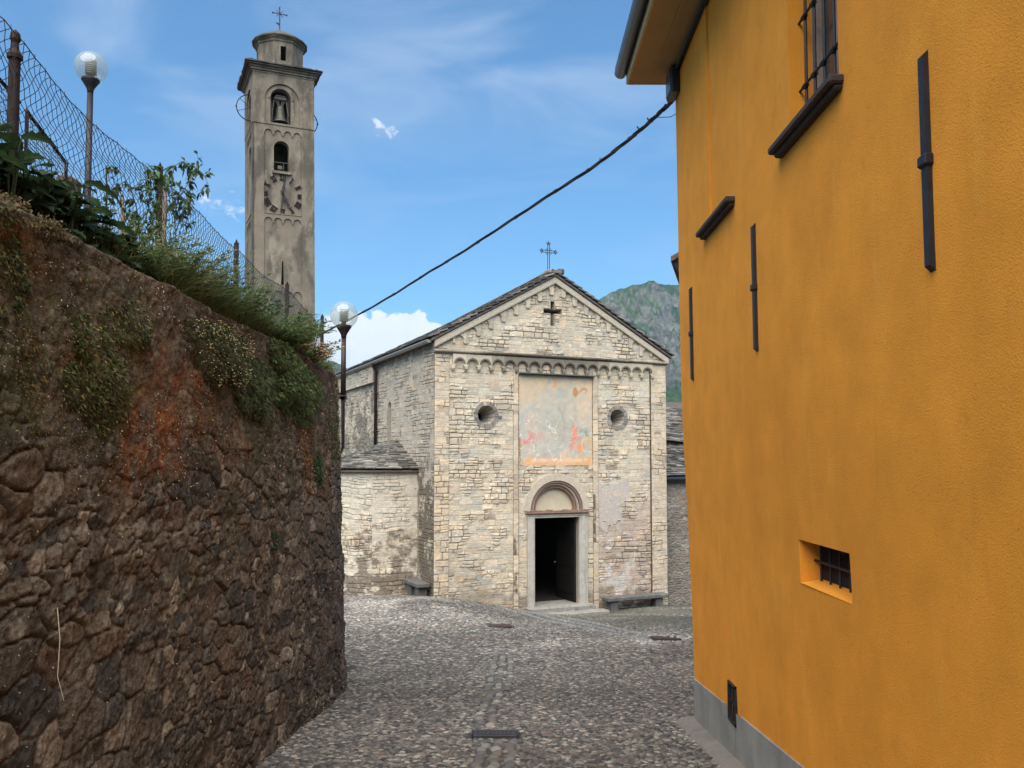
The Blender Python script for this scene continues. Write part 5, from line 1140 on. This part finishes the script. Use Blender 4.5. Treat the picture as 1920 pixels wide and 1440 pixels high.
# low stone pillar and stakes
m = MB(); aa = np.linspace(0, 1, 40)
m.box(-3.64, -3.53, 6.72, 6.88, 2.7, 3.89, (.10, .08, .06), b=.02)
for k in range(9): m.box(-3.65+random.uniform(-.01, .01), -3.52+random.uniform(-.01, .01), 6.70+random.uniform(-.01, .01), 6.89, 2.75+k*.128, 2.75+k*.128+.115, np.array([.13, .10, .075])*random.uniform(.6, 1.2), b=.02)
tag(m.build('stone_pillar', RUBBLE), 'small square rubble pillar at the foot of the upper left street lamp', 'pillar')
STK = mat('grey_stake', (.24, .19, .14), .9, noise=.3, nscale=20, bump=.4)
for i, (px, py, z1, lab) in enumerate(((308, 330, 6.2, 'grey wooden garden stake just right of the dark fence post in the weeds'), (229, 365, 5.6, 'short brown wooden stake standing in the weeds left of the fence post'), (199, 312, 6.6, 'thin rusty rod upright among the weeds right of the upper lamp'))):
    p = raypt(px, py, z1); m = MB(); r_ = .018 if i < 2 else .009
    m.tube([(p.x, p.y, 2.7), (p.x+.01, p.y, p.z-.2), (p.x, p.y, p.z)], [r_, r_*.9, r_*.55], 6); tag(m.build('garden_stake', STK if i < 2 else RUST), lab, 'stake', 'stakes in the weeds by the fence')

# ================================================================== STREET LAMPS
def lamp(top, zbase, label, thin=None, lean=0):
    L = empty('street_lamp', (top.x, top.y, zbase)); tag(L, label, 'street lamp', 'globe street lamps'); h = top.z-zbase
    m = MB()
    if thin is None: m.tube([(0, 0, 0), (0, 0, h-.30)], [.048, .036], 12)
    else:
        m.tube([(0, 0, thin), (0, 0, h-.30)], [.040, .034], 12)
    m.build('pole', IRON if thin is None else RUST2, L, smooth=True)
    m = MB(); m.lathe([(.036, -.34), (.04, -.30), (.05, -.27), (.085, -.215), (.10, -.19), (.10, -.175), (.07, -.17)], 18, (0, 0, h)); m.build('collar', IRON if thin is None else RUST2, L, smooth=True)
    m = MB(); n_ = 24; m.lathe([(max(.001, .2*math.sin(R(t_))), -.2*math.cos(R(t_))) for t_ in range(28, 181, 8)], 32, (0, 0, h)); m.build('globe', GLOBE, L, smooth=True)
    m = MB()
    for k in range(7): m.lathe([(.03, -.100+k*.027), (.070, -.090+k*.027), (.070, -.082+k*.027), (.03, -.088+k*.027)], 20, (0, 0, h+.005))
    lo = m.build('louvre', REFL, L)
    m = MB(); m.tube([(0, 0, h-.18), (0, 0, h+.08)], .034, 14); m.tube([(0, 0, h-.18), (0, 0, h-.15)], .11, 18); m.build('socket', IRON, lo)
    return L
RUST2 = mat('red_brown_pole', (.035, .028, .028), .5, .4, noise=.3, nscale=8, spots=[((.13, .05, .03), 5, .56, .66, .7, (1, 1, .5))])
p1 = raypt(170.5, 127, 10.8); lamp(Vector((p1.x, p1.y, p1.z)), 3.2, 'clear globe street lamp on dark pole in garden above left wall, the higher one')
p2 = raypt(645, 591, 12.3); L2 = lamp(p2, 1.7, 'clear globe street lamp on red-brown pole at the far end of the dark wall', thin=.82)
m = MB(); m.tube([(-.01, 0, .85), (0, 0, .1), (-.02, 0, .03), (-.25, -.05, -.02)], .02, 8); m.tube([(.02, .0, .85), (.02, 0, .08)], .008, 6)
m.box(-.14, .05, -.045, .045, .80, .835); m.box(-.045, .045, -.045, .045, .79, .85, b=.01); m.build('bracket', RUST2, L2)

# ================================================================== MANHOLES
for i, (cx0, cy0, hw, hh, ma, lab) in enumerate(((-.15, 7.73, .195, .115, MANH, 'dark rectangular drain cover in the middle of the lane nearest the viewer'), (-.25, 18.5, .22, .30, MANR, 'small rusty-dark drain cover in the square ahead of the church door'), (2.95, 16.6, .23, .27, MANR, 'reddish-brown drain cover on the pale patch near the ochre house corner'))):
    z0 = gz1(cx0, cy0); t_ = math.atan(-.108); M = Matrix.Translation((cx0, cy0, z0+.008)) @ Matrix.Rotation(t_, 4, 'X'); m = MB()
    m.box(-hw, hw, -hh, hh, -.03, .016, M=M, b=.004); m.box(-hw+.015, hw-.015, -hh+.012, hh-.012, .012, .020, M=M)
    for k in range(9):
        for j in range(4): x0 = -hw+.03+(2*hw-.06)*k/9; y0 = -hh+.03+(2*hh-.06)*j/4; m.box(x0, x0+.02, y0, y0+hh*.2, .019, .0235, M=M)
    for sx_ in (-1, 1): m.box(sx_*(hw+.01)-.006, sx_*(hw+.01)+.006, -hh-.01, hh+.01, -.03, .021, M=M)
    tag(m.build('drain_cover', ma), lab, 'drain cover', 'iron drain covers in the cobbles')

# ================================================================== PLANTS
def leaves(mb, P, D, Nn, L, Wd, colr, bend=.25, shape='leaf'):
    """P base points, D directions (unit), Nn approximate normals; arrays"""
    n = len(P); S = np.cross(D, Nn); S /= (np.linalg.norm(S, axis=1, keepdims=True)+1e-9); U = np.cross(S, D)
    prof = {'leaf': [(0, .12), (.3, .9), (.62, .8), (1, .04)], 'blade': [(0, .8), (.35, 1), (.7, .7), (1, .03)], 'broad': [(0, .3), (.25, 1.0), (.6, .95), (.85, .6), (1, .15)]}[shape]
    k = len(prof); V = np.zeros((n, k*2, 3))
    for i, (t, wv) in enumerate(prof):
        c_ = P+D*(L*t)[:, None]-np.array([0, 0, 1])*(bend*L*t*t)[:, None]; ww = (Wd*wv*.5)[:, None]
        V[:, i*2] = c_-S*ww+U*ww*.35; V[:, i*2+1] = c_+S*ww+U*ww*.35
    F = np.array([(i*2, i*2+1, i*2+3, i*2+2) for i in range(k-1)]); F = (F[None]+(np.arange(n)*k*2)[:, None, None]).reshape(-1, 4)
    mb.add(V.reshape(-1, 3), F, np.repeat(colr, k*2, 0))
def colvar(r, n, base, var=.35, alt=None, pa=.0):
    b_ = np.array(base)[None]*np.exp(r.normal(0, var, (n, 1))); b_ = b_*np.exp(r.normal(0, .08, (n, 3)))
    if alt is not None: k = r.random(n) < pa; b_[k] = np.array(alt)*np.exp(r.normal(0, .25, (k.sum(), 1)))
    return b_
def stemplant(name, c, rad, h, ns, nl, ll, lw, base, seed, label, cat='plant', out=.5, droop=.3, alt=None, pa=0., shape='leaf', flowers=None, lean=(0, 0), stemr=.0025, stemc=(.08, .10, .04), group=None, parent=None, start=.15):
    """a clump: ns curved stems rising from an ellipse, nl leaves along each"""
    r = np.random.default_rng(seed); root = empty(name, c); tag(root, label, cat, group); sm = MB(); lm = MB(); fl = MB()
    ang = r.uniform(0, 2*np.pi, ns); rq = np.sqrt(r.random(ns)); bx_ = np.cos(ang)*rq*rad[0]; by_ = np.sin(ang)*rq*rad[1]
    PL = []; DL = []
    for i in range(ns):
        hh = h*r.uniform(.5, 1.1); o_ = out*hh*(.3+rq[i]); dx, dy = np.cos(ang[i])*o_+lean[0]*hh, np.sin(ang[i])*o_+lean[1]*hh
        t = np.linspace(0, 1, 7); px = bx_[i]+dx*t**1.4+r.normal(0, .012*h, 7)*t; py = by_[i]+dy*t**1.4+r.normal(0, .012*h, 7)*t; pz = hh*(t-droop*t**2.5)
        pts = np.stack([px, py, pz], -1); sm.tube([tuple(p) for p in pts], [stemr*(1-.7*q)+.0006 for q in t], 3, stemc, cap=False)
        tl = r.uniform(start, 1.0, nl); seg = np.minimum((tl*6).astype(int), 5); fr_ = tl*6-seg
        p = pts[seg]*(1-fr_[:, None])+pts[seg+1]*fr_[:, None]; d = pts[seg+1]-pts[seg]; d /= np.linalg.norm(d, axis=1, keepdims=True)+1e-9
        rd = r.normal(0, 1, (nl, 3)); rd[:, 2] = np.abs(rd[:, 2])*.5; d = d*.5+rd*.7; d /= np.linalg.norm(d, axis=1, keepdims=True); PL.append(p); DL.append(d)
        if flowers:
            for _ in range(flowers[0]):
                k = r.integers(4, 7); q = pts[k]+r.normal(0, .02, 3); s_ = flowers[2]*r.uniform(.6, 1.3)
                fl.lathe([(.001, -s_*.4), (s_, 0), (s_*.7, s_*.4), (.001, s_*.5)], 5, tuple(q), np.array(flowers[1])*r.uniform(.6, 1.2))
    P_ = np.concatenate(PL); D_ = np.concatenate(DL); n = len(P_); Nn = r.normal(0, .5, (n, 3)); Nn[:, 2] += 1
    leaves(lm, P_, D_, Nn, ll*r.uniform(.5, 1.25, n), lw*r.uniform(.6, 1.2, n), colvar(r, n, base, .3, alt, pa), .25, shape)
    sm.build('stem', STEM, root); lm.build('foliage', LEAF, root)
    if flowers: fl.build('blossom', STEM, root)
    return root
def grassclump(mb, c, rad, h, n, w_, base, seed, out=.7, alt=(.26, .22, .10), pa=.15, drp=.55, ydrop=None):
    r = np.random.default_rng(seed); ang = r.uniform(0, 2*np.pi, n); rq = np.sqrt(r.random(n)); X_ = c[0]+np.cos(ang)*rq*rad[0]; Y_ = c[1]+np.sin(ang)*rq*rad[1]
    az_ = r.uniform(0, 2*np.pi, n); o_ = np.abs(r.normal(0, out, n)); hh = h*r.uniform(.45, 1.15, n); k = 5; V = np.zeros((n, k*2, 3)); cl = colvar(r, n, base, .3, alt, pa)
    for i in range(k):
        t = i/(k-1); x_ = X_+np.cos(az_)*o_*hh*t**1.6; y_ = Y_+np.sin(az_)*o_*hh*t**1.6; z_ = c[2]+hh*(t-drp*np.minimum(o_, 1.2)*t**2.4); ww = w_*(1-t**2*.95)*.5
        V[:, i*2] = np.stack([x_-np.sin(az_)*ww, y_+np.cos(az_)*ww, z_], -1); V[:, i*2+1] = np.stack([x_+np.sin(az_)*ww, y_-np.cos(az_)*ww, z_], -1)
    F = np.array([(i*2, i*2+1, i*2+3, i*2+2) for i in range(k-1)]); F = (F[None]+(np.arange(n)*k*2)[:, None, None]).reshape(-1, 4)
    mb.add(V.reshape(-1, 3), F, np.repeat(cl, k*2, 0))
G1 = (.088, .130, .045); G2 = (.120, .155, .068); G3 = (.048, .078, .032); GY_ = (.16, .17, .05)
# grass all along the crest: uncountable
gm = MB(); k = 0
for yy in np.arange(3.3, 10.4, .11):
    k += 1; dn = 300 if yy < 9 else 170
    hh = float(np.interp(yy, [3.3, 4.4, 5.2, 6.4, 7.5, 9, 10.5, 12], [.14, .18, .46, .48, .44, .38, .28, .16]))
    grassclump(gm, (-2.50+random.uniform(-.1, .1), yy, 2.62), (.24, .10), hh, dn, .006, G1 if k % 3 else G2, 900+k)
    if yy > 5.2: grassclump(gm, (-2.26, yy, 2.62), (.10, .1), hh*.8, 130, .005, G1 if k % 2 else G2, 1900+k, out=.8)
tag(gm.build('crest_grass', LEAF), kind='stuff', label='long weedy grass along the crest of the left wall', cat='grass')
# broad dark leaves by the first post
def bigleaf(name, c, n, L, base, seed, label, spread=(.2, .5), up=(.3, 1.0), wv=.8):
    r = np.random.default_rng(seed); root = empty(name, c); tag(root, label, 'plant'); m = MB(); sm = MB()
    for i in range(n):
        az_ = r.uniform(0, 2*np.pi); ps = Vector((r.uniform(-1, 1)*spread[0], r.uniform(-1, 1)*spread[1], 0)); hh = r.uniform(*up)*L*1.2; ln_ = L*r.uniform(.6, 1.15)
        d = Vector((math.cos(az_), math.sin(az_), r.uniform(-.1, .5))).normalized(); tip = ps+Vector((d.x*.3*ln_, d.y*.3*ln_, hh))
        sm.tube([ps, ps.lerp(tip, .6)+Vector((0, 0, .04)), tip], [.005, .004, .003], 5, (.035, .05, .02))
        side = d.cross(Vector((0, 0, 1))).normalized(); upv = side.cross(d); nu, nv = 11, 7; PP = np.zeros((nu, nv, 3)); CC = np.zeros((nu, nv, 3)); cb = np.array(base)*math.exp(r.normal(0, .3)); ph_ = r.uniform(0, 6)
        for a in range(nu):
            t = a/(nu-1); wd = ln_*wv*.5*math.sin(math.pi*min(1, t*.92+.08))**.6*(1-.25*t)*(1+.13*math.sin(a*2.9+ph_))
            for b_ in range(nv):
                q = (b_/(nv-1))*2-1; drop_ = -.45*ln_*t*t+abs(q)**1.5*wd*.25+.035*ln_*math.sin(a*2.3+q*3+ph_)*abs(q)
                p = tip+d*(ln_*t)+side*(wd*q)+Vector((0, 0, 1))*drop_; PP[a, b_] = p; CC[a, b_] = cb*(1.6 if b_ == 3 else 1)*(.85+.3*((a+b_) % 2))
        m.grid(PP, CC)
    sm.build('stalk', STEM, root); m.build('leaves', LEAF, root, smooth=True); return root
bigleaf('broad_leaved_plant', (-2.42, 4.05, 2.62), 420, .155, (.028, .050, .020), 3, 'dark green broad-leaved plant round the tall rusty post at top left', (.20, .62), (.1, 2.3))
bigleaf('broad_leaved_plant', (-2.40, 4.85, 2.62), 170, .14, (.030, .052, .022), 4, 'dark green broad-leaved plant leaning over the wall edge, below the upper lamp', (.16, .34), (.1, 1.7))
bigleaf('broad_leaved_plant', (-2.42, 7.7, 2.66), 34, .17, (.030, .060, .024), 5, 'dark glossy-leaved plant round the fence post left of the tower foot', (.14, .35), (.5, 1.9))
# weeds, from near to far
stemplant('weed_clump', (-2.42, 5.25, 2.64), (.16, .32), .52, 230, 40, .045, .012, G1, 11, 'bushy grey-green weeds below the thin rusty rod', out=.55, alt=(.28, .30, .16), pa=.2)
stemplant('weed_clump', (-2.42, 5.95, 2.64), (.18, .34), .55, 280, 42, .045, .012, G2, 12, 'tall fine-leaved weeds tangled round the second fence post', out=.6, alt=(.30, .30, .16), pa=.2)
stemplant('weed_clump', (-2.42, 6.65, 2.64), (.18, .34), .52, 260, 40, .05, .013, G1, 13, 'dense green weeds right of the second fence post', out=.6)
stemplant('weed_clump', (-2.40, 7.2, 2.62), (.16, .3), .46, 200, 34, .05, .016, G3, 14, 'dark green weeds just before the glossy-leaved plant', out=.6)
stemplant('feathery_shrub', (-2.42, 8.75, 2.62), (.16, .45), .56, 260, 46, .03, .006, (.15, .19, .07), 15, 'pale yellow-green feathery shrub in front of the foot of the tower', out=.5, alt=(.20, .20, .06), pa=.3)
stemplant('flowering_plant', (-2.28, 9.0, 2.58), (.10, .5), .34, 130, 24, .045, .02, G1, 16, 'green plant with small salmon-orange flower heads on the wall crest', out=.8, flowers=(2, (.55, .20, .12), .014), lean=(.3, 0))
stemplant('weed_clump', (-2.38, 9.95, 2.60), (.10, .35), .22, 110, 22, .045, .015, G1, 17, 'low green weeds near the last fence post at the wall end', out=.8, flowers=(1, (.50, .22, .10), .010))
stemplant('weed_clump', (-2.30, 8.0, 2.62), (.14, .4), .42, 200, 32, .06, .016, G1, 18, 'leafy weeds spilling forward below the glossy-leaved plant', out=.8, lean=(.25, 0))
# climbing vines on the fence
def vine(name, paths, seed, label, base=(.06, .10, .035), ll=.055, lw=.024, dens=26):
    r = np.random.default_rng(seed); o0 = paths[0][0]; root = empty(name, tuple(o0)); tag(root, label, 'climbing plant'); sm = MB(); lm = MB(); P_ = []; D_ = []
    for pa_ in paths:
        pts = smooth_pts([Vector(p)-Vector(o0) for p in pa_], 6); sm.tube(pts, [.0045*(1-.6*i/len(pts)) for i in range(len(pts))], 4, (.10, .11, .05), cap=False)
        L = sum((pts[i+1]-pts[i]).length for i in range(len(pts)-1))
        for _ in range(int(L*dens)):
            i = r.integers(1, len(pts)-1); q = pts[i].lerp(pts[i+1] if i+1 < len(pts) else pts[i], r.random()); d = Vector(r.normal(0, 1, 3)); d.z *= .6; d.normalize(); tw = r.uniform(.04, .13)
            sm.tube([q, q+d*tw*.6+Vector((0, 0, .01)), q+d*tw], .0013, 3, (.09, .11, .05), cap=False)
            for t_ in (.35, .6, .8, 1.0):
                for s_ in (-1, 1): dd = Vector(r.normal(0, .5, 3))+d*.5; dd.z -= .2; dd.normalize(); P_.append(q+d*tw*t_); D_.append(dd)
    n = len(P_); P_ = np.array([tuple(p) for p in P_]); D_ = np.array([tuple(p) for p in D_]); Nn = r.normal(0, .4, (n, 3)); Nn[:, 2] += 1
    leaves(lm, P_, D_, Nn, ll*r.uniform(.5, 1.2, n), lw*r.uniform(.6, 1.2, n), colvar(r, n, base, .3), .3); sm.build('stem', STEM, root); lm.build('foliage', LEAF, root)
q = lambda x, y, d: tuple(raypt(x, y, d))
vine('climbing_vine', [[q(262, 480, 5.5), q(258, 400, 5.5), q(240, 345, 5.45), q(222, 318, 5.4)], [q(262, 440, 5.5), q(280, 380, 5.6), q(272, 310, 5.6), q(290, 318, 5.65)], [q(258, 420, 5.5), q(225, 385, 5.3), q(212, 350, 5.3)], [q(275, 450, 5.6), q(300, 360, 5.7), q(285, 325, 5.7)]], 21, 'leafy vine climbing the mesh left of the second fence post')
vine('climbing_vine', [[q(330, 470, 6.2), q(330, 390, 6.2), q(352, 345, 6.2), q(376, 322, 6.2), q(392, 350, 6.25)], [q(328, 420, 6.2), q(322, 350, 6.2), q(328, 312, 6.2), q(345, 306, 6.2)], [q(332, 400, 6.2), q(350, 372, 6.2), q(366, 384, 6.2)], [q(326, 440, 6.2), q(345, 400, 6.2), q(362, 372, 6.2)]], 22, 'leafy vine arching out to the right of the second fence post against the sky')
# plants growing out of the wall face
def surf(y, z):
    it = np.clip(np.searchsorted(tt, np.asarray(y)+2.0), 0, len(tt)-1); col_ = ZZ[it, :]; iz = np.clip(((z-col_[:, 0])/(col_[:, -1]-col_[:, 0])*(ZZ.shape[1]-1)).astype(int), 0, ZZ.shape[1]-1)
    return WX[it, iz], WY[it, iz], ZZ[it, iz]
def creep(name, mask_fn, n, ll, lw, base, seed, label, alt=None, pa=0., out=.02, bend=.3):
    r = np.random.default_rng(seed); y_ = 3.0+9.0*r.random(n)**1.35; z_ = r.uniform(-1.2, 2.75, n); k = r.random(n) < mask_fn(y_, z_); y_, z_ = y_[k], z_[k]; n2 = len(y_)
    X_, Y_, Z_ = surf(y_, z_); X_ = X_+out*r.random(n2); D_ = r.normal(0, .7, (n2, 3)); D_[:, 0] = np.abs(D_[:, 0])+.15; D_[:, 2] -= .2; D_ /= np.linalg.norm(D_, axis=1, keepdims=True); Nn = r.normal(0, .6, (n2, 3)); Nn[:, 0] += .6; Nn[:, 2] += .5
    lm = MB(); sc_ = np.clip(y_/5, .75, 1.5); leaves(lm, np.stack([X_, Y_, Z_], -1), D_, Nn, ll*sc_*r.uniform(.5, 1.3, n2), lw*sc_*r.uniform(.6, 1.3, n2), colvar(r, n2, base, .4, alt, pa), bend); o = lm.build(name, LEAF); tag(o, label, 'ground cover', kind='stuff'); return o
up_ = lambda z: sst(1.3, 1.9, z)
creep('wall_moss', lambda y, z: up_(z)*sst(.50, .62, fbm(y*1.7, z*2.1, 601, 4))*.95, 80000, .015, .008, (.055, .065, .022), 61, 'small-leaved creeping greenery in patches on the upper part of the left wall', (.26, .24, .06), .10)
creep('dry_litter', lambda y, z: (.10+.9*up_(z))*sst(.42, .62, fbm(y*2.3+7, z*2.3, 602, 4))*.95, 90000, .011, .007, (.11, .068, .038), 62, 'brown crumbs, dead leaves and twigs stuck on the left wall', (.46, .38, .25), .26, .014)
creep('rust_moss', lambda y, z: sst(.9, .3, np.hypot((y-5.25)/.75, (z-1.9)/.45)+(fbm(y*4, z*4, 603, 4)-.5)*1.6)+sst(.9, .4, np.hypot((y-8.6)/.35, (z-1.6)/.6)+(fbm(y*4, z*4, 604, 4)-.5)*1.4)+sst(.9, .4, np.hypot((y-3.6)/.6, (z-2.5)/.2)+(fbm(y*4, z*4, 605, 4)-.5)*1.4), 60000, .011, .007, (.125, .055, .022), 63, 'rust-orange moss in broken patches on the left wall', (.30, .16, .05), .2, .012)
def wallclump(name, y, z, ry, rz, n, ll, lw, base, seed, label, out=.10, flowers=None, alt=None, pa=0, hang=.5, cat='plant'):
    r = np.random.default_rng(seed); root = empty(name, (-1.96-.042*(z+.9), y, z)); tag(root, label, cat); lm = MB(); fl = MB()
    a = r.uniform(0, 2*np.pi, n); q_ = np.sqrt(r.random(n)); Y_ = np.cos(a)*q_*ry*(1+.25*np.sin(a*3+seed)); Z_ = np.sin(a)*q_*rz*(1+.25*np.cos(a*2+seed)); X_ = .01+out*(1-q_**2)*r.random(n)
    keep = vn(Y_*14+50, Z_*14+50, seed) > .30; Y_, Z_, X_ = Y_[keep], Z_[keep], X_[keep]; n2 = len(Y_)
    sx0, _, _ = surf(Y_+y, Z_+z); X_ = X_+sx0-(-1.96-.042*(z+.9))-.01; D_ = r.normal(0, .6, (n2, 3)); D_[:, 0] = np.abs(D_[:, 0])+.3; D_[:, 2] -= hang; D_ /= np.linalg.norm(D_, axis=1, keepdims=True); Nn = r.normal(0, .5, (n2, 3)); Nn[:, 0] += .6; Nn[:, 2] += .6
    leaves(lm, np.stack([X_, Y_, Z_], -1), D_, Nn, ll*r.uniform(.5, 1.3, n2), lw*r.uniform(.6, 1.3, n2), colvar(r, n2, base, .35, alt, pa), .3)
    lm.build('foliage', LEAF, root)
    if flowers:
        for _ in range(flowers[0]):
            i = r.integers(0, n2); s_ = flowers[2]*r.uniform(.6, 1.3); fl.lathe([(.001, -s_*.4), (s_, 0), (s_*.7, s_*.4), (.001, s_*.5)], 5, (X_[i]+out*.4+.01, Y_[i], Z_[i]), np.array(flowers[1])*r.uniform(.6, 1.2))
        fl.build('blossom', STEM, root)
    return root
wallclump('hanging_flower_clump', 6.05, 2.36, .62, .30, 5200, .026, .009, (.085, .075, .035), 31, 'drooping brown-green clump dotted with tiny yellow-white flowers on the wall face', .14, (420, (.62, .55, .26), .0045), (.05, .07, .025), .45)
wallclump('hanging_shrub', 6.7, 2.22, .62, .34, 4200, .036, .011, (.062, .092, .036), 32, 'dark green shrub hanging down the wall face right of the flowered clump', .11, alt=(.16, .15, .06), pa=.2)
wallclump('hanging_shrub', 8.1, 2.34, 1.0, .36, 7500, .040, .013, G1, 33, 'long curtain of green weeds hanging over the wall below the feathery shrub', .16, alt=(.14, .13, .05), pa=.2)
wallclump('wall_fern', 4.2, 2.03, .34, .24, 2600, .022, .010, (.075, .085, .026), 34, 'yellow-green leafy tuft rooted in the middle of the left wall', .07, alt=(.22, .16, .04), pa=.12)
wallclump('wall_fern', 3.4, 2.42, .24, .24, 1600, .018, .009, (.05, .065, .022), 35, 'moss-green tuft at the far left edge of the wall, near the top', .06, alt=(.24, .20, .05), pa=.12)
wallclump('wall_fern', 4.6, 2.33, .30, .15, 1100, .018, .008, (.070, .080, .028), 36, 'thin green creeping tuft just below the wall crest at left', .05, alt=(.22, .18, .05), pa=.12)
wallclump('wall_fern', 9.0, 1.52, .16, .22, 500, .030, .016, (.040, .085, .032), 37, 'fresh green fern patch near the far end of the wall at lamp height', .06)
wallclump('wall_fern', 7.25, .92, .16, .12, 220, .024, .012, (.040, .065, .026), 38, 'small dark green tuft low on the wall between bare stones', .04)
wallclump('wall_fern', 3.62, 1.98, .12, .30, 500, .018, .008, (.085, .080, .03), 39, 'ragged strip of yellowish moss tufts on the left part of the wall', .05, alt=(.2, .11, .03), pa=.3)
wallclump('crest_moss', 3.45, 2.66, .45, .07, 1500, .020, .009, (.12, .105, .04), 40, 'olive-yellow moss cushion along the wall crest at the far left', .09, alt=(.16, .08, .03), pa=.25, hang=.2)
# tufts at the wall foot
# ================================================================== HAZE
import os
if not os.environ.get('NOHAZE'):
    HZ = bpy.data.materials.new('haze_air'); HZ.use_nodes = True; nn = HZ.node_tree.nodes; nn.clear()
    ho = nn.new('ShaderNodeOutputMaterial'); hv_ = nn.new('ShaderNodeVolumePrincipled'); hv_.inputs['Density'].default_value = .00008; hv_.inputs['Color'].default_value = (.55, .78, 1, 1); hv_.inputs['Anisotropy'].default_value = .2
    HZ.node_tree.links.new(hv_.outputs[0], ho.inputs['Volume'])
    lowest = float(P_low) if 'P_low' in globals() else -60
    m = MB(); m.box(-6800, 6800, -6800, 6800, -60, 1000)
    hz = m.build('haze', HZ); tag(hz, kind='stuff', label='thin bluish air haze over the valley', cat='haze')
